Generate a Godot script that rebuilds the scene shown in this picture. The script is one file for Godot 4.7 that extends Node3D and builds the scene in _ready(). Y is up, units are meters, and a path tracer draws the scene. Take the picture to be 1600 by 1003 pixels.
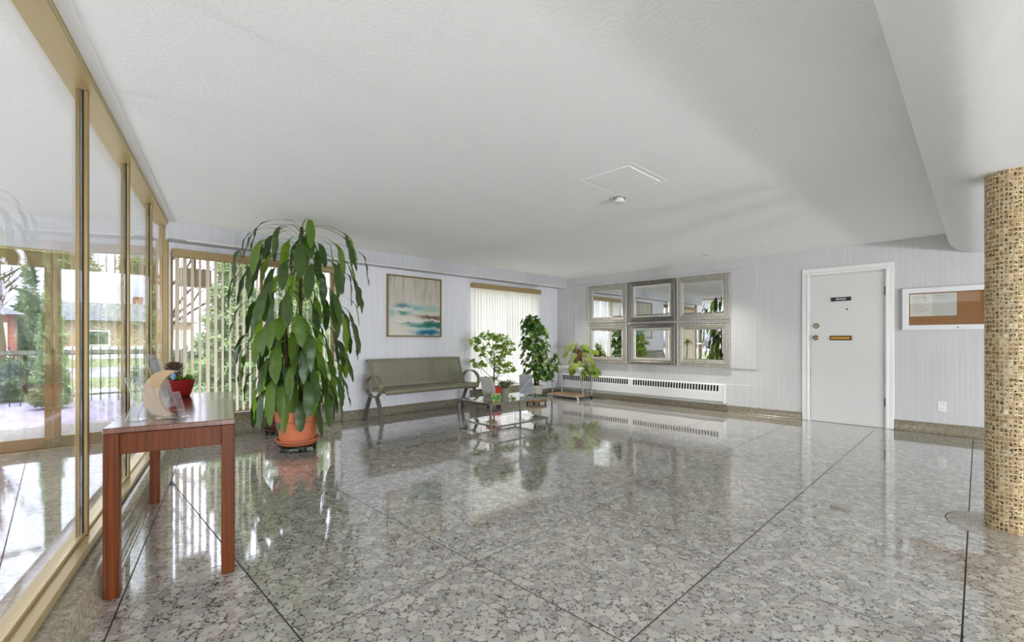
extends Node3D
# A lobby with a terrazzo floor. The back wall lies across -Z, the office wall across +X, the glass partition stands at a slant on the left.

const GLASS_ANGLE := 13.2
const HC := 2.385          # ceiling
const XW := 7.53           # face of the right wall
const ZB := -6.25          # face of the back wall
const ZD := -6.75          # plane of the entry doors
const LAMP := 5.6  # strength of the added fill globes
const GQ := Vector3(-0.067, 0, -2.494)

var rng := RandomNumberGenerator.new()
var M := {}
var taken := {}

# ---------------------------------------------------------------- mesh builder
class MB:
	var v := PackedVector3Array()
	var n := PackedVector3Array()
	var uv := PackedVector2Array()
	var c := PackedColorArray()
	var ix := PackedInt32Array()
	var col := Color(1, 1, 1)
	var xf := Transform3D()

	func vert(p: Vector3, nn: Vector3, t := Vector2.ZERO) -> int:
		v.append(xf * p)
		n.append((xf.basis * nn).normalized())
		uv.append(t)
		c.append(col)
		return v.size() - 1

	func tri(a: int, b: int, d: int) -> void:
		var g := (v[b] - v[a]).cross(v[d] - v[a])
		if g.dot(n[a] + n[b] + n[d]) > 0.0:
			ix.append(a); ix.append(d); ix.append(b)
		else:
			ix.append(a); ix.append(b); ix.append(d)

	func face(pts: Array, out: Vector3, uvs := []) -> void:
		var g: Vector3 = (pts[1] - pts[0]).cross(pts[2] - pts[0])
		if g.length_squared() < 1e-16 and pts.size() > 3:
			g = (pts[2] - pts[0]).cross(pts[3] - pts[0])
		g = g.normalized()
		if g.dot(out) < 0.0:
			g = -g
		var first := v.size()
		for i in pts.size():
			vert(pts[i], g, uvs[i] if uvs.size() else Vector2(pts[i].x + pts[i].y * 0.3, pts[i].z + pts[i].y))
		for i in range(1, pts.size() - 1):
			tri(first, first + i, first + i + 1)

	func box(at: Vector3, s: Vector3, bevel := 0.0, turn := Basis()) -> void:
		var h := s / 2.0
		var b := minf(bevel, minf(h.x, minf(h.y, h.z)) * 0.95)
		for a in 3:
			var u := (a + 1) % 3
			var w := (a + 2) % 3
			for sg in [-1.0, 1.0]:
				var pts := []
				for k in [[-1, -1], [1, -1], [1, 1], [-1, 1]]:
					var p := Vector3()
					p[a] = sg * h[a]; p[u] = k[0] * (h[u] - b); p[w] = k[1] * (h[w] - b)
					pts.append(at + turn * p)
				var o := Vector3(); o[a] = sg
				face(pts, turn * o)
			if b > 0.0:
				for s1 in [-1.0, 1.0]:
					for s2 in [-1.0, 1.0]:
						var pts := []
						for k in [[0, -1], [0, 1], [1, 1], [1, -1]]:
							var p := Vector3()
							p[u] = s1 * (h[u] - (b if k[0] else 0.0)); p[w] = s2 * (h[w] - (0.0 if k[0] else b)); p[a] = k[1] * (h[a] - b)
							pts.append(at + turn * p)
						var o := Vector3(); o[u] = s1; o[w] = s2
						face(pts, turn * o)
		if b > 0.0:
			for i in 8:
				var q := Vector3(-1.0 if i & 1 else 1.0, -1.0 if i & 2 else 1.0, -1.0 if i & 4 else 1.0)
				var pts := []
				for a in 3:
					var p := Vector3()
					for k in 3:
						p[k] = q[k] * (h[k] - (0.0 if k == a else b))
					pts.append(at + turn * p)
				face(pts, turn * q)

	func lathe(prof: Array, seg := 24, at := Vector3.ZERO, turn := Basis(), squash := Vector2(1, 1)) -> void:
		var ns := []
		for i in prof.size() - 1:
			var d: Vector2 = prof[i + 1] - prof[i]
			ns.append(Vector2(d.y, -d.x).normalized())
		for i in prof.size() - 1:
			var n0: Vector2 = ns[i]
			var n1: Vector2 = ns[i]
			if i > 0 and ns[i - 1].dot(ns[i]) > 0.72: n0 = (ns[i - 1] + ns[i]).normalized()
			if i < ns.size() - 1 and ns[i + 1].dot(ns[i]) > 0.72: n1 = (ns[i + 1] + ns[i]).normalized()
			var rows := []
			for e in 2:
				var pr: Vector2 = prof[i + e]
				var nn: Vector2 = n1 if e else n0
				var row := []
				for k in seg + 1:
					var a := TAU * k / seg
					row.append(vert(at + turn * Vector3(pr.x * cos(a) * squash.x, pr.y, pr.x * sin(a) * squash.y), turn * Vector3(nn.x * cos(a), nn.y, nn.x * sin(a)), Vector2(float(k) / seg, pr.y)))
				rows.append(row)
			for k in seg:
				if prof[i].x > 1e-6: tri(rows[0][k], rows[0][k + 1], rows[1][k + 1])
				if prof[i + 1].x > 1e-6: tri(rows[0][k], rows[1][k + 1], rows[1][k])

	func tube(path: Array, rad, seg := 8, closed := false) -> void:
		var m := path.size()
		var side := Vector3.ZERO
		var rows := []
		for i in m:
			var d: Vector3
			if closed: d = path[(i + 1) % m] - path[(i + m - 1) % m]
			else: d = path[mini(i + 1, m - 1)] - path[maxi(i - 1, 0)]
			d = d.normalized()
			if side == Vector3.ZERO: side = d.cross(Vector3.UP if absf(d.y) < 0.9 else Vector3.RIGHT).normalized()
			side = (side - d * side.dot(d)).normalized()
			var up := side.cross(d)
			var r: float = rad[i] if rad is Array else rad
			var row := []
			for k in seg + 1:
				var a := TAU * k / seg
				var o := side * cos(a) + up * sin(a)
				row.append(vert(path[i] + o * r, o, Vector2(float(k) / seg, i)))
			rows.append(row)
		for i in (m if closed else m - 1):
			var j := (i + 1) % m
			for k in seg:
				tri(rows[i][k], rows[i][k + 1], rows[j][k + 1])
				tri(rows[i][k], rows[j][k + 1], rows[j][k])
		if not closed:
			for e in [0, m - 1]:
				var pts := []
				for k in seg: pts.append(xf.affine_inverse() * v[rows[e][k]])
				face(pts, path[e] - path[1 if e == 0 else m - 2])

	# a flat bar that follows a path; side is the constant direction of its width
	func bar(path: Array, side: Vector3, w: float, t: float, closed := false) -> void:
		var m := path.size()
		var rows := []
		for i in m:
			var d: Vector3
			if closed: d = path[(i + 1) % m] - path[(i + m - 1) % m]
			else: d = path[mini(i + 1, m - 1)] - path[maxi(i - 1, 0)]
			var o := d.normalized().cross(side).normalized()
			rows.append([path[i], o])
		for i in (m if closed else m - 1):
			var a = rows[i]
			var b = rows[(i + 1) % m]
			for s in [-1.0, 1.0]:
				var k := [vert(a[0] + a[1] * s * t / 2 - side * w / 2, a[1] * s), vert(a[0] + a[1] * s * t / 2 + side * w / 2, a[1] * s), vert(b[0] + b[1] * s * t / 2 + side * w / 2, b[1] * s), vert(b[0] + b[1] * s * t / 2 - side * w / 2, b[1] * s)]
				tri(k[0], k[1], k[2]); tri(k[0], k[2], k[3])
				face([a[0] + a[1] * t / 2 + side * s * w / 2, a[0] - a[1] * t / 2 + side * s * w / 2, b[0] - b[1] * t / 2 + side * s * w / 2, b[0] + b[1] * t / 2 + side * s * w / 2], side * s)
		if not closed:
			for e in [0, m - 1]:
				var a = rows[e]
				face([a[0] + a[1] * t / 2 + side * w / 2, a[0] - a[1] * t / 2 + side * w / 2, a[0] - a[1] * t / 2 - side * w / 2, a[0] + a[1] * t / 2 - side * w / 2], path[e] - path[1 if e == 0 else m - 2])

	# polygon in local xy, pushed along local z from 0 to depth
	func extrude(poly: PackedVector2Array, depth: float, at := Transform3D(), smooth := false) -> void:
		var keep := xf
		xf = xf * at
		var t := Geometry2D.triangulate_polygon(poly)
		for z in [0.0, depth]:
			var first := v.size()
			var nn := Vector3(0, 0, 1.0 if (z > 0.0) == (depth > 0.0) else -1.0) * signf(depth)
			if z == 0.0: nn = Vector3(0, 0, -signf(depth))
			else: nn = Vector3(0, 0, signf(depth))
			for p in poly: vert(Vector3(p.x, p.y, z), nn, p)
			for i in range(0, t.size(), 3): tri(first + t[i], first + t[i + 1], first + t[i + 2])
		var ccw := 0.0
		for i in poly.size(): ccw += poly[i].cross(poly[(i + 1) % poly.size()])
		var sg := signf(ccw)
		var m := poly.size()
		for i in m:
			var p := poly[i]
			var q := poly[(i + 1) % m]
			var e := (q - p).normalized()
			var o := Vector2(e.y, -e.x) * sg
			var n0 := o
			var n1 := o
			if smooth:
				var ep := (p - poly[(i + m - 1) % m]).normalized()
				var en := (poly[(i + 2) % m] - q).normalized()
				if ep.dot(e) > 0.7: n0 = (o + Vector2(ep.y, -ep.x) * sg).normalized()
				if en.dot(e) > 0.7: n1 = (o + Vector2(en.y, -en.x) * sg).normalized()
			var k := [vert(Vector3(p.x, p.y, 0), Vector3(n0.x, n0.y, 0), p), vert(Vector3(q.x, q.y, 0), Vector3(n1.x, n1.y, 0), q), vert(Vector3(q.x, q.y, depth), Vector3(n1.x, n1.y, 0), q), vert(Vector3(p.x, p.y, depth), Vector3(n0.x, n0.y, 0), p)]
			tri(k[0], k[1], k[2]); tri(k[0], k[2], k[3])
		xf = keep

	# mitred picture frame: rings of [inset from the outer edge, height off the wall]
	func frame(w: float, h: float, prof: Array) -> void:
		for i in prof.size() - 1:
			var a: Vector2 = prof[i]
			var b: Vector2 = prof[i + 1]
			var ra := [Vector3(-w / 2 + a.x, -h / 2 + a.x, a.y), Vector3(w / 2 - a.x, -h / 2 + a.x, a.y), Vector3(w / 2 - a.x, h / 2 - a.x, a.y), Vector3(-w / 2 + a.x, h / 2 - a.x, a.y)]
			var rb := [Vector3(-w / 2 + b.x, -h / 2 + b.x, b.y), Vector3(w / 2 - b.x, -h / 2 + b.x, b.y), Vector3(w / 2 - b.x, h / 2 - b.x, b.y), Vector3(-w / 2 + b.x, h / 2 - b.x, b.y)]
			var d := b - a
			var nn := Vector2(-d.y, d.x)  # in (inset, height)
			if nn.y < 0.0 or (absf(nn.y) < 1e-6 and d.y > 0.0 and nn.x > 0.0): nn = -nn
			if absf(d.x) < 1e-6: nn = Vector2(-1.0 if d.y > 0.0 else 1.0, 0.0)
			var dirs := [Vector3(0, 1, 0), Vector3(-1, 0, 0), Vector3(0, -1, 0), Vector3(1, 0, 0)]
			for k in 4:
				face([ra[k], ra[(k + 1) % 4], rb[(k + 1) % 4], rb[k]], dirs[k] * nn.x + Vector3(0, 0, 1) * nn.y)

	# a leaf: a ribbon with a folded midrib that follows a path
	func leaf(path: Array, width: Array, up: Vector3, fold := 0.25, wave := 0.0, phase := 0.0) -> void:
		var m := path.size()
		var rows := []
		for i in m:
			var d: Vector3 = (path[mini(i + 1, m - 1)] - path[maxi(i - 1, 0)]).normalized()
			var s := d.cross(up)
			if s.length() < 0.05: s = d.cross(Vector3(0.3, 0.2, 1.0))
			s = s.normalized()
			var nn := s.cross(d).normalized()
			var w: float = width[i]
			var row := []
			for k in 3:
				var e := k - 1.0
				var lift: float = absf(e) * fold * w * 0.5 + e * wave * w * sin(i * 1.1 + phase)
				row.append(vert(path[i] + s * e * w * 0.5 + nn * lift, (nn - s * e * fold).normalized(), Vector2(k * 0.5, float(i) / (m - 1))))
			rows.append(row)
		for i in m - 1:
			for k in 2:
				tri(rows[i][k], rows[i][k + 1], rows[i + 1][k + 1])
				tri(rows[i][k], rows[i + 1][k + 1], rows[i + 1][k])

	func mesh() -> ArrayMesh:
		var a := []
		a.resize(Mesh.ARRAY_MAX)
		a[Mesh.ARRAY_VERTEX] = v
		a[Mesh.ARRAY_NORMAL] = n
		a[Mesh.ARRAY_TEX_UV] = uv
		a[Mesh.ARRAY_COLOR] = c
		a[Mesh.ARRAY_INDEX] = ix
		var r := ArrayMesh.new()
		r.add_surface_from_arrays(Mesh.PRIMITIVE_TRIANGLES, a)
		return r

# ---------------------------------------------------------------- naming and tagging
func numbered(called: String) -> String:
	if not taken.has(called):
		taken[called] = 0
		return called
	taken[called] += 1
	return "%s_%03d" % [called, taken[called]]

func tag(o: Node, label: String, category := "", group := "", kind := "") -> Node:
	if label: o.set_meta("label", label)
	if category: o.set_meta("category", category)
	if group: o.set_meta("group", group)
	if kind: o.set_meta("kind", kind)
	return o

func thing(called: String, label: String, category: String, at := Vector3.ZERO, turn := 0.0, group := "") -> Node3D:
	var o := Node3D.new()
	o.name = numbered(called)
	add_child(o, true)
	o.position = at
	o.rotation.y = turn
	tag(o, label, category, group)
	return o

func part(parent: Node, called: String, mb, material: Material, label := "", kind := "") -> MeshInstance3D:
	var o := MeshInstance3D.new()
	o.name = numbered(called) if parent == self else called
	o.mesh = mb.mesh() if mb is MB else mb
	o.material_override = material
	parent.add_child(o, true)
	tag(o, label, "", "", kind)
	return o

func whole(called: String, mb, material: Material, label: String, category: String, group := "") -> MeshInstance3D:
	var o := part(self, called, mb, material)
	tag(o, label, category, group)
	return o

func struct(called: String, mb, material: Material, label: String, category: String) -> MeshInstance3D:
	var o := part(self, called, mb, material)
	tag(o, label, category, "", "structure")
	return o

func bx(at: Vector3, s: Vector3, bevel := 0.0) -> MB:
	var m := MB.new()
	m.box(at, s, bevel)
	return m

# from corner to corner
func bc(a: Vector3, b: Vector3, bevel := 0.0) -> MB:
	return bx((a + b) / 2.0, (b - a).abs(), bevel)

# ---------------------------------------------------------------- materials
func mat(c: Color, rough := 0.6, metal := 0.0, spec := 0.5) -> StandardMaterial3D:
	var m := StandardMaterial3D.new()
	m.albedo_color = c
	m.roughness = rough
	m.metallic = metal
	m.metallic_specular = spec
	m.cull_mode = BaseMaterial3D.CULL_DISABLED
	return m

func pane_mat(c: Color, alpha := 0.03) -> StandardMaterial3D:
	var m := mat(Color(c, alpha), 0.0)
	m.transparency = BaseMaterial3D.TRANSPARENCY_ALPHA
	m.cull_mode = BaseMaterial3D.CULL_DISABLED
	return m

func tri_tex(m: StandardMaterial3D, t: Texture2D, scale: Vector3, world := true) -> StandardMaterial3D:
	m.albedo_texture = t
	m.uv1_triplanar = true
	m.uv1_world_triplanar = world
	m.uv1_scale = scale
	m.uv1_triplanar_sharpness = 6.0
	return m

func bump(m: StandardMaterial3D, t: Texture2D, cm: float) -> StandardMaterial3D:
	m.heightmap_enabled = true
	m.heightmap_texture = t
	m.heightmap_scale = cm
	return m

func noise(freq: float, kind := FastNoiseLite.TYPE_SIMPLEX_SMOOTH, octaves := 3, s := 1) -> FastNoiseLite:
	var f := FastNoiseLite.new()
	f.noise_type = kind
	f.frequency = freq
	f.seed = s
	f.fractal_octaves = octaves
	f.fractal_type = FastNoiseLite.FRACTAL_FBM if octaves > 1 else FastNoiseLite.FRACTAL_NONE
	return f

func tex(im: Image) -> ImageTexture:
	return ImageTexture.create_from_image(im)

# stretched noise between two colours, made so that it repeats
func streaks(w: int, h: int, fx: float, fy: float, a: Color, b: Color, s := 1, power := 1.0, oct := 3) -> ImageTexture:
	var f := noise(1.0, FastNoiseLite.TYPE_SIMPLEX_SMOOTH, oct, s)
	var im := Image.create(w, h, false, Image.FORMAT_RGB8)
	for y in h:
		for x in w:
			var ax := TAU * x / w
			var k := f.get_noise_3d(cos(ax) * fx, sin(ax) * fx, y * fy / h)
			var k2 := f.get_noise_3d(cos(ax) * fx, sin(ax) * fx, (y - h) * fy / h)
			k = lerpf(k, k2, float(y) / h)
			im.set_pixel(x, y, a.lerp(b, pow(clampf(k * 0.9 + 0.5, 0, 1), power)))
	return tex(im)

func terrazzo_tex(px: int, cell: float, light: Color, dark: Color, warm: Color, speck_amount: float, s: int) -> ImageTexture:
	var chips := noise(cell, FastNoiseLite.TYPE_CELLULAR, 1, s)
	chips.cellular_return_type = FastNoiseLite.RETURN_CELL_VALUE
	chips.cellular_jitter = 1.0
	chips.domain_warp_enabled = true
	chips.domain_warp_amplitude = 14.0
	chips.domain_warp_frequency = 0.03
	var edges: FastNoiseLite = chips.duplicate()
	edges.cellular_return_type = FastNoiseLite.RETURN_DISTANCE2_SUB
	var specks := noise(0.36, FastNoiseLite.TYPE_CELLULAR, 1, s + 3)
	specks.cellular_return_type = FastNoiseLite.RETURN_CELL_VALUE
	var fine := noise(0.02, FastNoiseLite.TYPE_SIMPLEX_SMOOTH, 3, s + 5)
	var a := chips.get_image(px, px, false, false, false).get_data()
	var b := edges.get_image(px, px, false, false, false).get_data()
	var d := specks.get_image(px, px, false, false, false).get_data()
	var e := fine.get_image(px, px).get_data()
	var out := PackedByteArray()
	out.resize(px * px * 3)
	for i in px * px:
		var k := a[i] / 255.0
		var edge := (b[i] if b[i] < 128 else b[i]) / 255.0
		var q := e[i] / 255.0
		var tone := 0.86 + 0.2 * k
		var hue := clampf((fposmod(k * 7.3, 1.0) - 0.72) * 3.0, 0.0, 1.0)
		var r := lerpf(light.r, warm.r, hue) * tone
		var g := lerpf(light.g, warm.g, hue) * tone
		var bl := lerpf(light.b, warm.b, hue) * tone
		var near := clampf(1.0 - edge * 7.0, 0.0, 1.0)      # 1 on the seams between chips
		if near > 0.2:
			var m := (near - 0.2) * 0.07
			r *= 1.0 - m; g *= 1.0 - m; bl *= 1.0 - m
		if d[i] / 255.0 < speck_amount * (0.06 + 1.1 * near) * clampf(q * 2.6 - 0.55, 0.12, 1.6):
			var m := 0.82 - 0.3 * fposmod(d[i] * 0.37, 1.0)
			r = lerpf(r, dark.r, m); g = lerpf(g, dark.g, m); bl = lerpf(bl, dark.b, m)
		out[i * 3] = int(clampf(r, 0, 1) * 255)
		out[i * 3 + 1] = int(clampf(g, 0, 1) * 255)
		out[i * 3 + 2] = int(clampf(bl, 0, 1) * 255)
	return tex(Image.create_from_data(px, px, false, Image.FORMAT_RGB8, out))

func noise_tex(px: int, f: FastNoiseLite) -> ImageTexture:
	return tex(f.get_seamless_image(px, px))

func make_materials() -> void:
	var grain := noise_tex(512, noise(0.06, FastNoiseLite.TYPE_SIMPLEX_SMOOTH, 4, 11))
	var wavy := noise_tex(512, noise(0.012, FastNoiseLite.TYPE_SIMPLEX_SMOOTH, 2, 21))
	M.ceiling = bump(tri_tex(mat(Color(0.965, 0.965, 0.965), 0.95, 0, 0.2), null, Vector3.ONE * 1.1), grain, 0.14)
	M.ceiling_smooth = mat(Color(0.96, 0.96, 0.955), 0.8, 0, 0.3)
	M.soffit = bump(tri_tex(mat(Color(0.95, 0.95, 0.95), 0.8, 0, 0.3), null, Vector3.ONE * 0.55), noise_tex(512, noise(0.03, FastNoiseLite.TYPE_SIMPLEX_SMOOTH, 5, 5)), 0.15)
	var strie := streaks(512, 256, 22.0, 2.2, Color(0.885, 0.885, 0.89), Color(0.96, 0.96, 0.96), 3)
	M.wall = tri_tex(mat(Color(0.85, 0.85, 0.845), 0.7, 0, 0.35), strie, Vector3(0.8, 0.35, 0.8))  # same wallpaper as the back wall, darkened to offset the stronger lamplight here
	M.wall_back = tri_tex(mat(Color(0.98, 0.98, 1.0), 0.7, 0, 0.35), strie, Vector3(0.8, 0.35, 0.8))  # lightened colour stands in for light that the back wall lacks
	M.white = mat(Color(0.88, 0.88, 0.88), 0.45)
	M.white_gloss = mat(Color(0.9, 0.9, 0.89), 0.3)
	M.door = mat(Color(0.83, 0.83, 0.815), 0.4)
	M.floor = mat(Color(0.93, 0.93, 0.93), 0.055, 0, 0.55)
	M.floor.albedo_texture = terrazzo_tex(1536, 0.056, Color(0.80, 0.785, 0.755), Color(0.20, 0.185, 0.17), Color(0.78, 0.74, 0.68), 0.42, 7)
	M.floor.clearcoat_enabled = true
	M.floor.clearcoat = 0.8
	M.floor.clearcoat_roughness = 0.06
	bump(M.floor, wavy, 0.05)
	M.floor_plain = mat(Color(0.62, 0.61, 0.585), 0.15)
	M.joint = mat(Color(0.10, 0.09, 0.085), 0.6)
	var fine := terrazzo_tex(512, 0.09, Color(0.72, 0.70, 0.66), Color(0.42, 0.40, 0.37), Color(0.60, 0.55, 0.46), 0.42, 17)
	M.base = tri_tex(mat(Color(0.78, 0.76, 0.69), 0.25), fine, Vector3.ONE * 1.6)
	M.kerb = tri_tex(mat(Color(1, 0.98, 0.93), 0.12), fine, Vector3.ONE * 1.6)
	M.inlay = tri_tex(mat(Color(1.0, 0.99, 0.96), 0.12), fine, Vector3.ONE * 2.2)
	M.gold = mat(Color(0.80, 0.72, 0.54), 0.34, 0.55)
	M.gold_dark = mat(Color(0.58, 0.50, 0.34), 0.4, 0.65)
	M.valance = mat(Color(0.64, 0.545, 0.38), 0.6)
	M.rubber = mat(Color(0.03, 0.03, 0.03), 0.6)
	M.glass = pane_mat(Color(0.85, 0.9, 0.9), 0.02)
	M.table_glass = pane_mat(Color(0.55, 0.72, 0.66), 0.10)
	M.acrylic = pane_mat(Color(0.85, 0.9, 0.95), 0.07)
	M.mirror = mat(Color(0.90, 0.91, 0.90), 0.0, 1.0)
	M.slat = mat(Color(0.93, 0.88, 0.79), 0.7, 0, 0.3)
	M.slat.backlight_enabled = true
	M.slat.backlight = Color(1.0, 0.97, 0.90)
	M.slat_white = mat(Color(0.95, 0.935, 0.90), 0.7, 0, 0.3)
	M.slat_white.backlight_enabled = true
	M.slat_white.backlight = Color(1.0, 0.985, 0.955)
	var wood := streaks(256, 256, 4.5, 1.6, Color(0.25, 0.11, 0.02), Color(0.46, 0.225, 0.05), 9, 1.0, 3)
	M.wood = tri_tex(mat(Color(1, 1, 1), 0.38, 0, 0.3), wood, Vector3(4, 0.8, 4), false)
	M.wood.clearcoat_enabled = true
	M.wood.clearcoat = 0.12
	M.wood.clearcoat_roughness = 0.12
	M.wood_top = tri_tex(mat(Color(1, 1, 1), 0.3), wood, Vector3(4, 4, 0.8), false)
	M.wood_top.clearcoat_enabled = true
	M.wood_top.clearcoat = 1.0
	M.wood_top.clearcoat_roughness = 0.14
	M.bench = mat(Color(0.55, 0.535, 0.45), 0.42, 0.35)
	M.bench_leg = mat(Color(0.42, 0.415, 0.39), 0.4, 0.5)
	M.steel = mat(Color(0.62, 0.61, 0.585), 0.13, 0.95)
	M.steel_dull = mat(Color(0.66, 0.66, 0.65), 0.4, 0.8)
	M.black = mat(Color(0.03, 0.03, 0.03), 0.4)
	M.terracotta = bump(tri_tex(mat(Color(0.77, 0.445, 0.29), 0.6), null, Vector3.ONE * 4.0, false), grain, 0.02)
	M.soil = bump(tri_tex(mat(Color(0.09, 0.06, 0.045), 0.95), null, Vector3.ONE * 6.0, false), grain, 1.2)
	M.red_pot = mat(Color(0.46, 0.10, 0.075), 0.3)
	M.maroon = mat(Color(0.33, 0.13, 0.12), 0.35)
	var leafy := streaks(128, 128, 2.0, 0.6, Color(0.205, 0.30, 0.10), Color(0.265, 0.37, 0.145), 31, 1.0, 2)
	M.leaf = mat(Color(1, 1, 1), 0.36, 0, 0.5)
	M.leaf.albedo_texture = leafy
	M.leaf.backlight_enabled = true
	M.leaf.backlight = Color(0.46, 0.62, 0.16)
	M.leaf_b = mat(Color(0.28, 0.37, 0.135), 0.4)
	M.leaf_b.backlight_enabled = true
	M.leaf_b.backlight = Color(0.62, 0.80, 0.22)
	M.leaf2 = mat(Color(0.27, 0.43, 0.14), 0.4)
	M.leaf2.backlight_enabled = true
	M.leaf2.backlight = Color(0.36, 0.46, 0.10)
	M.leaf_light = mat(Color(0.55, 0.64, 0.31), 0.45)
	M.leaf_light.backlight_enabled = true
	M.leaf_light.backlight = Color(0.78, 0.88, 0.36)
	M.leaf_lime = mat(Color(0.40, 0.48, 0.14), 0.45)
	M.leaf_lime.backlight_enabled = true
	M.leaf_lime.backlight = Color(0.55, 0.62, 0.18)
	M.leaf_olive = mat(Color(0.34, 0.40, 0.12), 0.5)
	M.leaf_olive.backlight_enabled = true
	M.leaf_olive.backlight = Color(0.5, 0.6, 0.15)
	M.leaf_dark = mat(Color(0.22, 0.37, 0.16), 0.35)
	M.leaf_dark.backlight_enabled = true
	M.leaf_dark.backlight = Color(0.22, 0.34, 0.08)
	M.leaf_cream = mat(Color(0.60, 0.66, 0.40), 0.45)
	M.leaf_cream.backlight_enabled = true
	M.leaf_cream.backlight = Color(0.4, 0.45, 0.2)
	M.leaf_grey = mat(Color(0.50, 0.46, 0.36), 0.5)
	M.leaf_grey.backlight_enabled = true
	M.leaf_grey.backlight = Color(0.2, 0.2, 0.1)
	M.stalk = mat(Color(0.42, 0.33, 0.18), 0.6)
	M.bark = bump(tri_tex(mat(Color(0.34, 0.26, 0.18), 0.9), null, Vector3.ONE * 5.0, false), grain, 0.4)
	M.silver = tri_tex(mat(Color(1, 1, 1), 0.38, 0.35), streaks(256, 256, 1.5, 26.0, Color(0.56, 0.545, 0.51), Color(0.76, 0.745, 0.71), 41, 1.0, 4), Vector3(2.0, 3.0, 1.2), false)
	M.silver_dark = tri_tex(mat(Color(1, 1, 1), 0.38, 0.35), streaks(256, 256, 1.5, 26.0, Color(0.40, 0.385, 0.36), Color(0.58, 0.565, 0.535), 43, 1.0, 4), Vector3(2.0, 3.0, 1.2), false)
	M.silver_light = mat(Color(0.80, 0.79, 0.765), 0.4, 0.2)
	M.brass = mat(Color(0.62, 0.47, 0.20), 0.35, 0.8)
	M.brass_dark = mat(Color(0.36, 0.27, 0.14), 0.4, 0.8)
	M.nickel = mat(Color(0.55, 0.50, 0.42), 0.3, 0.85)
	M.cork = mat(Color(0.54, 0.335, 0.0), 0.7, 0, 0.2)
	M.paper = mat(Color(0.80, 0.79, 0.75), 0.8)
	M.concrete = mat(Color(0.52, 0.50, 0.47), 0.8)
	M.tessera = mat(Color(1, 1, 1), 0.22)
	M.tessera.vertex_color_use_as_albedo = true
	M.asphalt = tri_tex(mat(Color(1, 1, 1), 0.9), streaks(256, 256, 9.0, 9.0, Color(0.50, 0.47, 0.55), Color(0.66, 0.62, 0.72), 51), Vector3.ONE * 0.12)
	M.lawn = tri_tex(mat(Color(1, 1, 1), 0.95), streaks(256, 256, 30.0, 30.0, Color(0.30, 0.36, 0.20), Color(0.55, 0.56, 0.36), 52), Vector3.ONE * 0.4)
	M.foliage = mat(Color(0.46, 0.55, 0.38), 0.7)
	M.foliage.backlight_enabled = true
	M.foliage.backlight = Color(0.45, 0.52, 0.25)
	M.foliage_dark = mat(Color(0.20, 0.29, 0.20), 0.7)
	M.foliage_dark.backlight_enabled = true
	M.foliage_dark.backlight = Color(0.2, 0.25, 0.15)
	M.brick = tri_tex(mat(Color(1, 1, 1), 0.9), streaks(256, 256, 24.0, 40.0, Color(0.50, 0.26, 0.22), Color(0.68, 0.42, 0.36), 61), Vector3.ONE * 0.5)
	M.tan = mat(Color(0.66, 0.56, 0.45), 0.8)
	M.roof = tri_tex(mat(Color(1, 1, 1), 0.9), streaks(256, 256, 1.5, 30.0, Color(0.36, 0.36, 0.38), Color(0.50, 0.50, 0.53), 62), Vector3.ONE * 0.4)
	M.iron = mat(Color(0.05, 0.05, 0.06), 0.5)
	M.stone = bump(tri_tex(mat(Color(1, 1, 1), 0.9), streaks(256, 256, 6.0, 9.0, Color(0.38, 0.36, 0.33), Color(0.66, 0.63, 0.58), 63), Vector3.ONE * 0.6), grain, 2.0)
	M.dark_window = mat(Color(0.10, 0.12, 0.15), 0.1)
	M.box_sign = mat(Color(0.58, 0.52, 0.40), 0.6)
	M.lamp = mat(Color(1, 1, 1), 0.4)  # glow of the added fill globes
	M.lamp.emission_enabled = true
	M.lamp.emission = Color(1.0, 0.97, 0.92)
	M.lamp.emission_energy_multiplier = 3.0
	M.lamp_dim = mat(Color(0.62, 0.62, 0.6), 0.3)
	M.lamp_dim.emission_enabled = true
	M.lamp_dim.emission = Color(1.0, 0.98, 0.94)
	M.lamp_dim.emission_energy_multiplier = 0.12
	M.lamp_off = mat(Color(0.62, 0.62, 0.6), 0.3)

func _ready() -> void:
	rng.seed = 12
	make_materials()
	set_view()
	build_floor()
	build_shell()
	build_windows()
	build_partition()
	build_outside()
	build_right_wall()
	build_column()
	build_ceiling_things()
	build_wood_table()
	build_bench()
	build_coffee_table()
	build_dracaena()
	build_corner_plants()
	build_cart()

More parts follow.
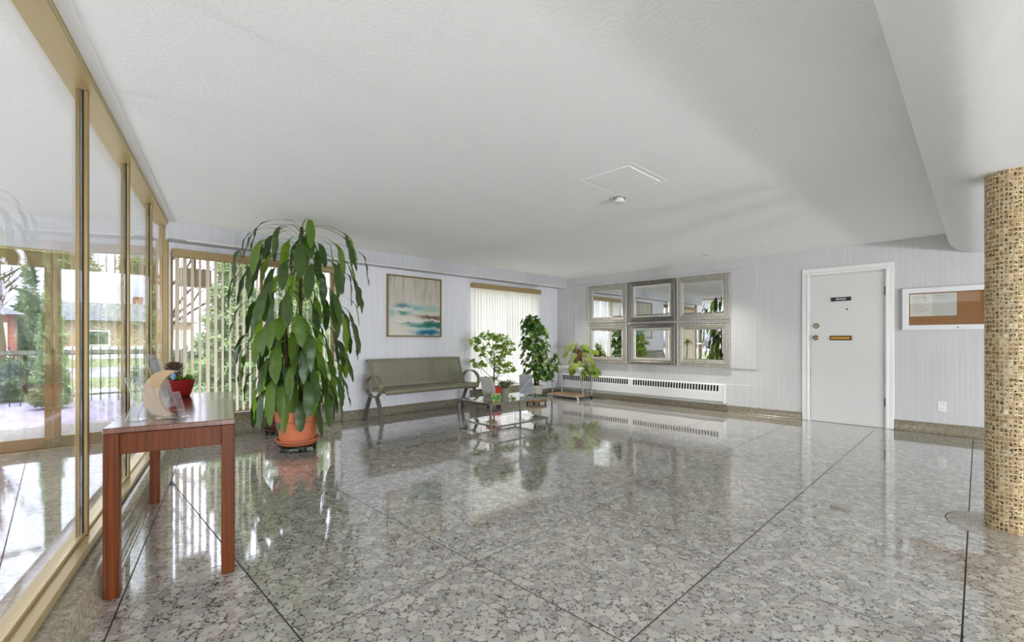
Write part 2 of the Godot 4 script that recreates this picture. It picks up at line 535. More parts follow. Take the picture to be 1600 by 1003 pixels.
# ---------------------------------------------------------------- view and light
func set_view() -> void:
	var cam := Camera3D.new()
	cam.name = "camera"
	cam.projection = Camera3D.PROJECTION_FRUSTUM
	cam.near = 0.05
	cam.far = 400.0
	cam.size = 0.05 * 1003.0 / 721.0
	cam.frustum_offset = Vector2(0, 0.05 * 29.5 / 721.0)
	cam.position = Vector3(0, 1.13, 0)
	cam.rotation.y = -atan2(713.0, 721.0)
	add_child(cam)
	cam.current = true
	var we := WorldEnvironment.new()
	we.name = "world"
	var e := Environment.new()
	e.background_mode = Environment.BG_SKY
	var sky := Sky.new()
	var sm := ProceduralSkyMaterial.new()
	sm.sky_top_color = Color(0.92, 0.95, 1.0)
	sm.sky_horizon_color = Color(0.45, 0.455, 0.56)
	sm.sky_curve = 0.25
	sm.ground_bottom_color = Color(0.5, 0.48, 0.52)
	sm.ground_horizon_color = Color(0.5, 0.49, 0.54)
	sm.sun_angle_max = 1.0
	sm.sky_energy_multiplier = 2.45
	sm.ground_energy_multiplier = 0.9
	sky.sky_material = sm
	e.sky = sky
	e.tonemap_mode = Environment.TONE_MAPPER_LINEAR
	e.tonemap_exposure = 1.0
	e.sdfgi_enabled = true
	e.ssao_enabled = true
	e.ssil_enabled = true
	we.environment = e
	add_child(we)
	var sun := DirectionalLight3D.new()
	sun.name = "sun"
	sun.light_energy = 0.7
	sun.light_color = Color(1.0, 0.95, 0.87)
	sun.light_angular_distance = 1.5
	sun.rotation_degrees = Vector3(-48, 35, 0)
	sun.shadow_enabled = true
	sun.sky_mode = DirectionalLight3D.SKY_MODE_LIGHT_ONLY
	add_child(sun)
	# unseen globe lamps added as fill light, behind the viewer and in the vestibule
	added_globe_lamp(Vector3(-0.6, 0.62, 5.8), LAMP * 2.45, "left unseen added fill globe in the rear part of the lobby")
	added_globe_lamp(Vector3(1.6, 0.62, 6.4), LAMP * 2.45, "middle unseen added fill globe in the rear part of the lobby")
	added_globe_lamp(Vector3(3.8, 0.62, 6.6), LAMP * 2.0, "right unseen added fill globe in the rear part of the lobby")
	added_globe_lamp(Vector3(-4.6, 0.62, -4.9), LAMP * 1.5, "unseen added fill globe deep in the vestibule near the entry doors")
	added_globe_lamp(Vector3(-4.6, 0.62, -1.6), LAMP * 0.85, "unseen added fill globe deep in the vestibule along the stone wall")

func added_globe_lamp(p: Vector3, energy: float, label: String) -> void:
	var t := thing("added_globe_lamp", label, "lamp", p, 0, "added fill globes out of view")
	var s := SphereMesh.new()
	s.radius = 0.17
	s.height = 0.34
	s.radial_segments = 24
	s.rings = 12
	part(t, "globe", s, M.lamp)
	var r := MB.new()
	r.tube([Vector3(0, -0.15, 0), Vector3(0, -p.y + 0.02, 0)], 0.012, 8)
	part(t, "rod", r, M.steel_dull)
	var b := MB.new()
	b.lathe([Vector2(0, 0), Vector2(0.14, 0), Vector2(0.14, 0.012), Vector2(0.02, 0.025), Vector2(0, 0.025)], 32, Vector3(0, -p.y, 0))
	part(t, "base", b, M.steel_dull)
	var l := OmniLight3D.new()
	l.name = "light"
	l.light_energy = energy
	l.light_size = 0.16
	l.light_color = Color(0.96, 0.98, 1.0)
	l.omni_range = 30
	l.omni_attenuation = 2.0
	l.shadow_enabled = true
	t.add_child(l)

# ---------------------------------------------------------------- floor
func line_x(n: float, z: float) -> float:
	# x where the line parallel to the partition, n metres in front of it, crosses z
	var a := deg_to_rad(GLASS_ANGLE)
	return GQ.x + (n - (z - GQ.z) * sin(a)) / cos(a)

func tile_piece(parent: Node, poly: PackedVector2Array, material: Material, called := "tile") -> void:
	var m := MB.new()
	var off := Vector2(rng.randf() * 0.7, rng.randf() * 0.7)
	var flip := rng.randi() % 2 == 0
	var first := m.v.size()
	var t := Geometry2D.triangulate_polygon(poly)
	var mid := Vector2.ZERO
	for p in poly: mid += p / poly.size()
	for p in poly:
		var u := (p - mid) / 3.5 + Vector2(0.14, 0.14)
		m.vert(Vector3(p.x, 0, p.y), Vector3.UP, (Vector2(u.y, u.x) if flip else u) + off)
	for i in range(0, t.size(), 3): m.tri(first + t[i], first + t[i + 1], first + t[i + 2])
	for i in poly.size():
		var a := poly[i]
		var b := poly[(i + 1) % poly.size()]
		var o := Vector2(b.y - a.y, a.x - b.x)
		if o.dot((a + b) / 2.0 - mid) < 0: o = -o
		m.face([Vector3(a.x, 0, a.y), Vector3(b.x, 0, b.y), Vector3(b.x, -0.004, b.y), Vector3(a.x, -0.004, a.y)], Vector3(o.x, 0, o.y))
	part(parent, called, m, material)

func build_floor() -> void:
	var slab := bc(Vector3(-6.4, -0.25, ZD - 0.15), Vector3(XW + 0.25, -0.0012, 8.4))
	var fl := struct("floor", slab, M.joint, "polished grey terrazzo floor laid in large squares with thin dark joints", "floor")
	var xs := [-6.2, -5.3, -4.45, -3.6, -2.76, -1.90, -1.05, -0.197, 0.658, 1.513, 2.365, 3.197, 4.05, 4.90, 5.75, 6.60, 7.335]
	var zs := [ZD, -6.15, -5.28, -4.41, -3.54, -2.67, -1.80, -0.92, -0.045, 0.83, 1.70, 2.57, 3.44, 4.3, 5.2, 6.1, 7.0, 8.25]
	var g := 0.0032
	var room := PackedVector2Array([Vector2(line_x(0.237, -6.24), -6.24), Vector2(7.333, -6.24), Vector2(7.333, 8.25), Vector2(line_x(0.237, 8.25), 8.25)])
	var hall := PackedVector2Array([Vector2(-6.2, ZD), Vector2(0.88, ZD), Vector2(line_x(-0.135, -6.25), -6.25), Vector2(line_x(-0.135, 8.25), 8.25), Vector2(-6.2, 8.25)])
	var disc := PackedVector2Array()
	for k in 48: disc.append(Vector2(4.068, 0.135) + Vector2.from_angle(TAU * k / 48) * 0.288)
	for i in xs.size() - 1:
		for j in zs.size() - 1:
			var cell := PackedVector2Array([Vector2(xs[i] + g, zs[j] + g), Vector2(xs[i + 1] - g, zs[j] + g), Vector2(xs[i + 1] - g, zs[j + 1] - g), Vector2(xs[i] + g, zs[j + 1] - g)])
			for region in [room, hall]:
				for p in Geometry2D.intersect_polygons(cell, region):
					for q in Geometry2D.clip_polygons(p, disc):
						if not Geometry2D.is_polygon_clockwise(q) and absf(area(q)) > 0.002: tile_piece(fl, q, M.floor)
						elif absf(area(q)) > 0.002: tile_piece(fl, q, M.floor)
	# plain strips along the partition and the right wall
	var z := -6.24
	while z < 8.2:
		var z1 := minf(z + 2.1, 8.25)
		tile_piece(fl, PackedVector2Array([Vector2(line_x(0.13, z + g), z + g), Vector2(line_x(0.231, z + g), z + g), Vector2(line_x(0.231, z1 - g), z1 - g), Vector2(line_x(0.13, z1 - g), z1 - g)]), M.floor, "border_tile")
		tile_piece(fl, PackedVector2Array([Vector2(7.339, z + g), Vector2(7.535, z + g), Vector2(7.535, z1 - g), Vector2(7.339, z1 - g)]), M.floor, "border_tile")
		z = z1
	var d := MB.new()
	d.lathe([Vector2(0.282, -0.003), Vector2(0.282, 0.0), Vector2(0.0, 0.0)], 48, Vector3(4.068, 0, 0.135))
	part(fl, "column_inlay", d, M.inlay, "round plain grey inlay at the foot of the column")

func area(p: PackedVector2Array) -> float:
	var s := 0.0
	for i in p.size(): s += p[i].cross(p[(i + 1) % p.size()])
	return s / 2.0

# ---------------------------------------------------------------- room shell
func wall_with_openings(along: int, from: float, to: float, at0: float, at1: float, y0: float, y1: float, holes: Array) -> MB:
	# along: 0 runs in x, 2 runs in z; holes are [a, b, bottom, top]
	var m := MB.new()
	var cur := from
	var add := func(a, b, lo, hi):
		if b - a < 0.001 or hi - lo < 0.001: return
		if along == 0: m.box(Vector3((a + b) / 2, (lo + hi) / 2, (at0 + at1) / 2), Vector3(b - a, hi - lo, absf(at1 - at0)))
		else: m.box(Vector3((at0 + at1) / 2, (lo + hi) / 2, (a + b) / 2), Vector3(absf(at1 - at0), hi - lo, b - a))
	for h in holes:
		add.call(cur, h[0], y0, y1)
		add.call(h[0], h[1], y0, h[2])
		add.call(h[0], h[1], h[3], y1)
		cur = h[1]
	add.call(cur, to, y0, y1)
	return m

func build_shell() -> void:
	var top := HC + 0.02
	struct("ceiling", bc(Vector3(-6.5, HC, ZD - 0.2), Vector3(XW + 0.3, HC + 0.25, 8.5)), M.ceiling, "wide white stippled plaster ceiling over the lobby", "ceiling")
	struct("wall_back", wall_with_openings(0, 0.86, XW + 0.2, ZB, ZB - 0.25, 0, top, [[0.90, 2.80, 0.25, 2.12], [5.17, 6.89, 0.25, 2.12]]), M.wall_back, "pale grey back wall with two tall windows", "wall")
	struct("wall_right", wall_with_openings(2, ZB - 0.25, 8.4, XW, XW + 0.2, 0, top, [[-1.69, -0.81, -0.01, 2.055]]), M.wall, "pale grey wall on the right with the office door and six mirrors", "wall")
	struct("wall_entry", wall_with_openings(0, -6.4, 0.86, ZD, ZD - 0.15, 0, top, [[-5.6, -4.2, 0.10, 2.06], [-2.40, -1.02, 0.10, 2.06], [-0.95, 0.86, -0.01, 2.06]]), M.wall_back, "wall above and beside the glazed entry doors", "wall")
	struct("wall_left", bc(Vector3(-6.4, 0, ZD - 0.15), Vector3(-6.2, top, 8.4)), M.stone, "rough stone side wall of the vestibule", "wall")
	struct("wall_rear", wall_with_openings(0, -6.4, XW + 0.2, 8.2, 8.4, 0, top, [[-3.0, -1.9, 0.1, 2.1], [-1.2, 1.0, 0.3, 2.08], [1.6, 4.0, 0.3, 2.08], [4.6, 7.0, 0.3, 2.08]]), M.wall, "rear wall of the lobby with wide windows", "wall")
	# the soffit beam over the back wall, and the dropped ceiling with the rounded edge
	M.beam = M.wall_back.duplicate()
	M.beam.albedo_color = Color(0.84, 0.84, 0.855)  # greyer than the back wall: backlit shade put into the colour
	var beam := bc(Vector3(0.84, 2.205, -6.0), Vector3(XW + 0.01, HC + 0.01, ZB - 0.01))
	var bm := struct("trim_1", beam, M.beam, "long pale grey boxed beam under the ceiling along the back wall", "beam")
	part(bm, "ledge", bc(Vector3(1.0, 2.197, -5.994), Vector3(XW, 2.209, -6.03), 0.002), M.white_gloss, "thin white ledge")
	var so := MB.new()
	var pf := PackedVector2Array([Vector2(-0.264, 2.40), Vector2(-0.262, 2.36), Vector2(-0.255, 2.30), Vector2(-0.236, 2.25), Vector2(-0.205, 2.21), Vector2(-0.155, 2.174), Vector2(-0.095, 2.146), Vector2(-0.02, 2.133), Vector2(0.06, 2.13), Vector2(8.25, 2.13), Vector2(8.25, 2.40)])
	so.extrude(pf, XW + 0.02 - 1.3, Transform3D(Basis(Vector3(0, 0, 1), Vector3(0, 1, 0), Vector3(-1, 0, 0)), Vector3(XW + 0.02, 0, 0)), true)
	struct("trim_2", so, M.soffit, "dropped white ceiling with a rounded edge at the upper right", "soffit")
	# stone baseboards
	baseboard("baseboard_back", Vector3(2.83, 0, ZB), Vector3(5.14, 0, ZB), 0.13, Vector3(0, 0, 1), "mottled stone baseboard along the back wall below the bench")
	baseboard("baseboard_back", Vector3(6.92, 0, ZB), Vector3(XW, 0, ZB), 0.13, Vector3(0, 0, 1), "short mottled stone baseboard in the far corner")
	baseboard("baseboard_right", Vector3(XW, 0, ZB + 0.02), Vector3(XW, 0, -1.76), 0.105, Vector3(-1, 0, 0), "mottled stone baseboard along the right wall as far as the office door")
	baseboard("baseboard_right", Vector3(XW, 0, -0.745), Vector3(XW, 0, 8.2), 0.13, Vector3(-1, 0, 0), "mottled stone baseboard between the office door and the column")
	baseboard("trim_3", Vector3(0.86, 0, ZB), Vector3(2.83, 0, ZB), 0.262, Vector3(0, 0, 1), "tall mottled stone kerb under the window behind the dracaena")
	baseboard("trim_4", Vector3(5.14, 0, ZB), Vector3(6.92, 0, ZB), 0.262, Vector3(0, 0, 1), "tall mottled stone kerb under the far window")

func baseboard(called: String, a: Vector3, b: Vector3, h: float, out: Vector3, label: String) -> void:
	var m := MB.new()
	var d := (b - a)
	var pf := PackedVector2Array([Vector2(-0.01, 0.001), Vector2(0.055, 0.001), Vector2(0.036, 0.008), Vector2(0.026, 0.028), Vector2(0.024, 0.05), Vector2(0.024, h - 0.006), Vector2(0.018, h), Vector2(-0.01, h)])
	m.extrude(pf, d.length(), Transform3D(Basis(out, Vector3.UP, d.normalized()), a), true)
	struct(called, m, M.base, label, "baseboard")

# ---------------------------------------------------------------- windows and blinds
func build_windows() -> void:
	var n := 0
	for w in [[0.90, 2.80], [5.17, 6.89]]:
		var fr := MB.new()
		var z := ZB - 0.19
		var a: float = w[0]
		var b: float = w[1]
		for s in [[a, a + 0.045], [b - 0.045, b]]: fr.box(Vector3((s[0] + s[1]) / 2, 1.185, z), Vector3(0.045, 1.87, 0.06), 0.004)
		fr.box(Vector3((a + b) / 2, 2.095, z), Vector3(b - a - 0.09, 0.045, 0.06), 0.004)
		fr.box(Vector3((a + b) / 2, 0.272, z), Vector3(b - a - 0.09, 0.045, 0.06), 0.004)
		var o := struct("window_%d" % (n + 1), fr, M.gold_dark, ["tall window beside the glass partition behind the open blinds", "tall window in the back wall behind closed white blinds"][n], "window")
		var ms: Node = part(o, "mullion", bx(Vector3((a + b) / 2 + 0.02, 1.185, z), Vector3(0.04, 1.78, 0.05), 0.004), M.gold_dark)
		for s in [[a + 0.045, (a + b) / 2], [(a + b) / 2 + 0.04, b - 0.045]]:
			part(o, "pane", bc(Vector3(s[0], 0.293, z - 0.003), Vector3(s[1], 2.073, z + 0.003)), M.glass)
		n += 1
	blind("vertical_blind", 0.905, 2.80, 0.0735, 60.0, "cream vertical blind with its slats turned open beside the glass partition", true)
	blind("vertical_blind", 5.15, 6.905, 0.0665, -20.0, "closed white vertical blind behind the two leafy corner plants", false)
	# rear windows, out of the picture
	for w in [[-3.0, -1.9, 0.1, 2.1], [-1.2, 1.0, 0.3, 2.08], [1.6, 4.0, 0.3, 2.08], [4.6, 7.0, 0.3, 2.08]]:
		var fr := MB.new()
		fr.xf = Transform3D(Basis(), Vector3((w[0] + w[1]) / 2, (w[2] + w[3]) / 2, 8.28))
		fr.frame(w[1] - w[0], w[3] - w[2], [Vector2(0, 0), Vector2(0, 0.05), Vector2(0.05, 0.05), Vector2(0.05, 0)])
		fr.frame(w[1] - w[0], w[3] - w[2], [Vector2(0, 0), Vector2(0.05, 0)])
		n += 1
		var o := struct("window_%d" % n, fr, M.gold_dark, "window in the rear wall of the lobby", "window")
		part(o, "pane", bc(Vector3(w[0] + 0.05, w[2] + 0.05, 8.297), Vector3(w[1] - 0.05, w[3] - 0.05, 8.303)), M.glass)

func slat_mesh(h: float) -> MB:
	var m := MB.new()
	var rows := []
	for k in 5:
		var e := (k - 2) / 2.0
		var p := Vector3(e * 0.0445, 0, -0.006 * (1.0 - e * e))
		var nn := Vector3(-e * 0.27, 0, 1).normalized()
		rows.append([m.vert(p, nn, Vector2(k * 0.25, 0)), m.vert(p + Vector3(0, h, 0), nn, Vector2(k * 0.25, 1))])
	for k in 4:
		m.tri(rows[k][0], rows[k + 1][0], rows[k + 1][1])
		m.tri(rows[k][0], rows[k + 1][1], rows[k][1])
	return m

func blind(called: String, a: float, b: float, pitch: float, turn: float, label: String, opened: bool) -> void:
	var t := thing(called, label, "blind", Vector3(a, 0, ZB + 0.055))
	part(t, "valance", bx(Vector3((b - a) / 2, 2.083, 0.0), Vector3(b - a, 0.085, 0.10), 0.004), M.valance)
	var sm := slat_mesh(1.755).mesh()
	var k := 0
	var x := 0.045 if opened else 0.03
	while x < b - a - 0.03:
		var s := part(t, "slat", sm, M.slat if opened else M.slat_white)
		s.position = Vector3(x, 0.288, 0.0)
		s.rotation_degrees.y = turn + rng.randf_range(-4, 4) * (1.5 if opened else 2.2)
		x += pitch * rng.randf_range(0.93, 1.07)
		k += 1
	if opened:
		var w := MB.new()
		w.tube([Vector3(0.075, 2.03, 0.05), Vector3(0.073, 1.2, 0.055), Vector3(0.074, 0.62, 0.05)], 0.006, 6)
		part(t, "wand", w, M.acrylic_white if M.has("acrylic_white") else M.white)

# ---------------------------------------------------------------- glass partition and entry doors
func build_partition() -> void:
	var turn := -deg_to_rad(GLASS_ANGLE)
	var far := 3.80
	var near := -10.8
	var L := far - near
	var mid := (far + near) / 2.0
	# locally: x in front of the glass, z towards the viewer (minus s)
	var kb := MB.new()
	kb.extrude(PackedVector2Array([Vector2(-0.13, 0.001), Vector2(0.185, 0.001), Vector2(0.165, 0.006), Vector2(0.15, 0.03), Vector2(0.145, 0.11), Vector2(0.135, 0.12), Vector2(-0.12, 0.12), Vector2(-0.13, 0.11)]), L + 0.02, Transform3D(Basis(), Vector3(0, 0, -far - 0.02)), true)
	var k := struct("trim_5", kb, M.kerb, "low polished stone kerb carrying the glass partition", "kerb")
	k.position = GQ; k.rotation.y = turn
	var t := thing("window_7", "slanting glass partition with gold metal frame on the left", "partition", GQ, turn)
	tag(t, "", "", "", "structure")
	part(t, "sill", bx(Vector3(0.02, 0.1535, -mid), Vector3(0.118, 0.033, L), 0.006), M.gold)
	part(t, "sill_gasket", bx(Vector3(0.02, 0.128, -mid), Vector3(0.09, 0.018, L)), M.rubber)
	part(t, "head", bx(Vector3(0.018, 2.37, -mid), Vector3(0.118, 0.03, L), 0.004), M.gold)
	part(t, "glazing_bead", bx(Vector3(0.024, 0.177, -mid), Vector3(0.012, 0.014, L), 0.003), M.gold)
	var st := bx(Vector3(0.105, HC - 0.002, -mid), Vector3(0.055, 0.008, L), 0.002)
	part(t, "ceiling_strip", st, M.ceiling_smooth, "smooth white plaster strip beside the frame")
	var edges := []
	var s := 2.834
	var all := [far]
	while s > near:
		all.append(s)
		s -= 1.1045
	for q in all:
		part(t, "mullion", bx(Vector3(0.033 if q < far else 0.045, 1.263, -q), Vector3(0.018 if q < far else 0.05, 2.185, 0.026 if q < far else 0.05), 0.003), M.gold_dark)
		part(t, "gasket", bx(Vector3(0.0214, 1.263, -q), Vector3(0.0056, 2.185, 0.03)), M.rubber)
		part(t, "mullion", bx(Vector3(0.003, 1.263, -q), Vector3(0.018, 2.185, 0.028), 0.003), M.gold_dark)
	all.append(near)
	for i in all.size() - 1:
		part(t, "pane", bc(Vector3(0.0125, 0.17, -all[i] + 0.001), Vector3(0.0185, 2.356, -all[i + 1] - 0.001)), M.glass)
	# double entry doors at the end of the vestibule
	entry_door("door_1", -0.019, 0.84, "right leaf of the gold framed glass entry doors seen through the partition")
	entry_door("door_2", -0.94, -0.021, "left leaf of the gold framed glass entry doors seen through the partition")
	var fr := MB.new()
	fr.box(Vector3(-0.045, 2.045, ZD - 0.07), Vector3(1.81, 0.03, 0.10), 0.003)
	for x in [-0.945, 0.85]: fr.box(Vector3(x, 1.03, ZD - 0.07), Vector3(0.012, 2.03, 0.10), 0.003)
	fr.box(Vector3(-0.045, 0.004, ZD - 0.03), Vector3(1.80, 0.008, 0.12), 0.002)
	struct("trim_6", fr, M.gold, "gold metal frame and threshold of the entry doors", "door frame")
	var sl := MB.new()
	var s2 := MB.new()
	s2.xf = Transform3D(Basis(), Vector3(-4.9, 1.08, ZD - 0.1))
	s2.frame(1.4, 1.96, [Vector2(0, -0.04), Vector2(0, 0.04), Vector2(0.06, 0.04), Vector2(0.06, -0.04), Vector2(0, -0.04)])
	var o2 := struct("window_9", s2, M.gold_dark, "fixed glass window near the stone wall of the vestibule", "window")
	part(o2, "pane", bx(Vector3(-4.9, 1.08, ZD - 0.1), Vector3(1.28, 1.84, 0.006)), M.glass)
	sl.xf = Transform3D(Basis(), Vector3(-1.71, 1.08, ZD - 0.1))
	sl.frame(1.38, 1.96, [Vector2(0, -0.04), Vector2(0, 0.04), Vector2(0.06, 0.04), Vector2(0.06, -0.04), Vector2(0, -0.04)])
	var o := struct("window_8", sl, M.gold_dark, "fixed glass sidelight left of the entry doors", "window")
	part(o, "pane", bx(Vector3(-1.71, 1.08, ZD - 0.1), Vector3(1.26, 1.84, 0.006)), M.glass)

func entry_door(called: String, a: float, b: float, label: String) -> void:
	var z := ZD - 0.06
	var m := MB.new()
	m.box(Vector3(a + 0.031, 1.02, z), Vector3(0.062, 2.02, 0.045), 0.003)
	m.box(Vector3(b - 0.031, 1.02, z), Vector3(0.062, 2.02, 0.045), 0.003)
	m.box(Vector3((a + b) / 2, 0.066, z), Vector3(b - a - 0.124, 0.112, 0.045), 0.003)
	m.box(Vector3((a + b) / 2, 1.955, z), Vector3(b - a - 0.124, 0.15, 0.045), 0.003)
	var o := struct(called, m, M.gold_dark, label, "door")
	part(o, "pane", bc(Vector3(a + 0.062, 0.122, z - 0.003), Vector3(b - 0.062, 1.88, z + 0.003)), M.glass)
	var p := MB.new()
	p.box(Vector3((a + b) / 2, 1.0, z + 0.06), Vector3(b - a - 0.16, 0.045, 0.02), 0.006)
	p.box(Vector3(a + 0.1, 1.0, z + 0.035), Vector3(0.02, 0.03, 0.04))
	p.box(Vector3(b - 0.1, 1.0, z + 0.035), Vector3(0.02, 0.03, 0.04))
	part(o, "push_bar", p, M.steel_dull)

# ---------------------------------------------------------------- outside
func spray(count: int, sx: Vector3, kind: String, leafsize: float, s: int) -> MultiMesh:
	var r := RandomNumberGenerator.new()
	r.seed = s
	var lf := MB.new()
	for k in 5:
		var a := TAU * k / 5 + 0.3
		var d := Vector3(cos(a), 0.5 * sin(a * 2.0), sin(a))
		lf.leaf([Vector3.ZERO, d * 0.5, d], [0.1, 0.42, 0.05], Vector3.UP, 0.2)
	var mm := MultiMesh.new()
	mm.transform_format = MultiMesh.TRANSFORM_3D
	mm.mesh = lf.mesh()
	mm.instance_count = count
	for i in count:
		var p: Vector3
		if kind == "cone":
			var h := pow(r.randf(), 1.35)
			var tier := 0.72 + 0.28 * absf(sin(h * 26.0))
			var rad := (1.0 - h) * sqrt(r.randf()) * tier
			var a := r.randf() * TAU
			p = Vector3(cos(a) * rad * sx.x, h * sx.y, sin(a) * rad * sx.z)
		else:
			var d := Vector3(r.randfn(), r.randfn(), r.randfn()).normalized() * pow(r.randf(), 0.4)
			var lump := 0.8 + 0.25 * sin(d.x * 7.0 + s) * cos(d.y * 6.0) 
			p = Vector3(d.x * sx.x, (d.y * 0.5 + 0.5) * sx.y, d.z * sx.z) * lump
		var b := Basis.from_euler(Vector3(r.randf_range(-0.9, 0.9), r.randf() * TAU, r.randf_range(-0.9, 0.9))).scaled(Vector3.ONE * leafsize * r.randf_range(0.6, 1.3))
		mm.set_instance_transform(i, Transform3D(b, p))
	return mm

func plant_out(called: String, label: String, cat: String, at: Vector3, size: Vector3, kind: String, count: int, leafsize: float, material: Material, s: int, trunk := 0.0, group := "") -> void:
	var t := thing(called, label, cat, at, 0, group)
	var o := MultiMeshInstance3D.new()
	o.name = "foliage"
	o.multimesh = spray(count, size, kind, leafsize, s)
	o.material_override = material
	o.position.y = trunk
	t.add_child(o, true)
	o.set_meta("kind", "stuff")
	var m := MB.new()
	m.tube([Vector3(0, -0.05, 0), Vector3(0.02, (trunk + size.y) * 0.45, 0.01), Vector3(0, (trunk + size.y) * 0.9, 0)], [0.02 * size.y + 0.03, 0.013 * size.y + 0.02, 0.01], 8)
	part(t, "trunk", m, M.bark)

func build_outside() -> void:
	var gy := -0.22
	struct("ground", bc(Vector3(-60, gy - 0.4, -90), Vector3(60, gy, ZD - 1.75)), M.lawn, "winter lawn in front of the building", "ground")
	struct("porch_floor", bc(Vector3(-6, gy - 0.3, ZD - 2.0), Vector3(10, -0.02, ZD - 0.15)), M.concrete, "concrete porch slab outside the windows", "porch")
	struct("driveway", bc(Vector3(-12, gy - 0.1, -17), Vector3(1.2, gy + 0.02, ZD - 2.0)), M.asphalt, "pale driveway beyond the entry doors", "driveway")
	struct("road", bc(Vector3(-60, gy - 0.1, -30), Vector3(60, gy + 0.015, -22)), M.asphalt, "pale road beyond the garden fence", "road")
	struct("porch_roof", bc(Vector3(-6, 2.32, ZD - 1.35), Vector3(3.6, 2.5, ZD - 0.15)), M.white, "white porch soffit outside the windows", "porch roof")
	struct("rear_ground", bc(Vector3(-30, -0.5, 8.4), Vector3(40, -0.1, 40)), M.concrete, "paved court behind the lobby", "ground")
	# boxed porch light hanging from the soffit
	var bl := thing("porch_light", "square tan box light hanging outside behind the open blind", "light", Vector3(1.36, 1.86, -7.6))
	part(bl, "housing", bx(Vector3(0, 0.12, 0), Vector3(0.36, 0.24, 0.22), 0.01), M.box_sign)
	var sm := MB.new()
	sm.tube([Vector3(0, 0.24, 0), Vector3(0, 0.47, 0)], 0.02, 8)
	part(bl, "stem", sm, M.box_sign)
	# iron fence
	var f := thing("iron_fence", "black iron picket fence across the garden", "fence", Vector3(0, gy, -13.5))
	for y in [0.18, 1.05]: part(f, "rail", bx(Vector3(-2, y, 0), Vector3(24, 0.035, 0.035)), M.iron)
	var pk := MB.new()
	for i in 160: pk.box(Vector3(-14 + i * 0.15, 0.6, 0), Vector3(0.018, 1.2, 0.018))
	part(f, "pickets", pk, M.iron, "", "stuff")
	# evergreens close to the windows, then the street trees
	plant_out("evergreen", "tall green conifer outside the left window", "tree", Vector3(2.55, gy, -10.4), Vector3(1.0, 4.0, 1.0), "cone", 7000, 0.09, M.foliage, 3, 0.1)
	plant_out("evergreen", "bushy green conifer outside the left window, right of the tall one", "tree", Vector3(3.9, gy, -10.8), Vector3(1.2, 4.6, 1.1), "cone", 8000, 0.09, M.foliage, 4, 0.1)
	plant_out("evergreen", "slim green conifer seen between the entry doors", "tree", Vector3(-0.06, gy, -12.6), Vector3(0.34, 3.0, 0.34), "cone", 2600, 0.075, M.foliage, 5, 0.1)
	plant_out("shrub", "low dark hedge bush behind the iron fence at far left", "shrub", Vector3(-2.3, gy, -14.6), Vector3(1.3, 1.0, 0.7), "round", 1800, 0.15, M.foliage_dark, 6)
	plant_out("shrub", "low dark hedge bush behind the iron fence nearer the door", "shrub", Vector3(-0.75, gy, -14.7), Vector3(0.75, 0.95, 0.6), "round", 1300, 0.14, M.foliage_dark, 7)
	plant_out("shrub", "dark shrub low outside the left window", "shrub", Vector3(2.6, gy, -12.2), Vector3(1.5, 1.3, 0.8), "round", 2200, 0.15, M.foliage_dark, 8)
	plant_out("spruce", "tall pointed spruce standing far beyond the road", "tree", Vector3(-1.1, gy, -38), Vector3(1.0, 5.3, 1.0), "cone", 900, 0.34, M.foliage_dark, 9, 0.2)
	bare_tree(Vector3(1.55, gy, -11.4), 5.2, 21, "bare grey tree outside the left window")
	bare_tree(Vector3(-1.0, gy, -17), 4.0, 22, "bare dark tree beyond the driveway")
	house(Vector3(2.6, gy, -46), 10.0, 5.0, 2.7, M.tan, "low tan house with a wide grey hipped roof across the road")
	house(Vector3(-5.6, gy, -32), 8.4, 5.0, 2.45, M.brick, "low red brick house with a grey roof across the road")

func bare_tree(at: Vector3, h: float, s: int, label: String) -> void:
	var t := thing("bare_tree", label, "tree", at)
	var r := RandomNumberGenerator.new()
	r.seed = s
	var tr := MB.new()
	tr.tube([Vector3(0, -0.05, 0), Vector3(0.05, h * 0.3, 0.02), Vector3(-0.04, h * 0.6, 0), Vector3(0.05, h, 0)], [0.11, 0.085, 0.06, 0.01], 8)
	part(t, "trunk", tr, M.bark)
	for i in 16:
		var b := MB.new()
		var y := h * r.randf_range(0.25, 0.9)
		var a := r.randf() * TAU
		var len := h * r.randf_range(0.2, 0.4) * (1.1 - y / h)
		var d := Vector3(cos(a), 0.55, sin(a))
		var p0 := Vector3(0, y, 0)
		var p1 := p0 + d * len * 0.5 + Vector3(0, 0.1, 0)
		var p2 := p0 + d * len + Vector3(r.randf_range(-0.2, 0.2), 0.3, r.randf_range(-0.2, 0.2))
		b.tube([p0, p1, p2], [0.035, 0.022, 0.006], 6)
		for k in 3:
			var q := p1.lerp(p2, 0.2 + 0.3 * k)
			b.tube([q, q + Vector3(r.randf_range(-0.4, 0.4), r.randf_range(0.1, 0.5), r.randf_range(-0.4, 0.4))], [0.012, 0.004], 5)
		part(t, "branch", b, M.bark)

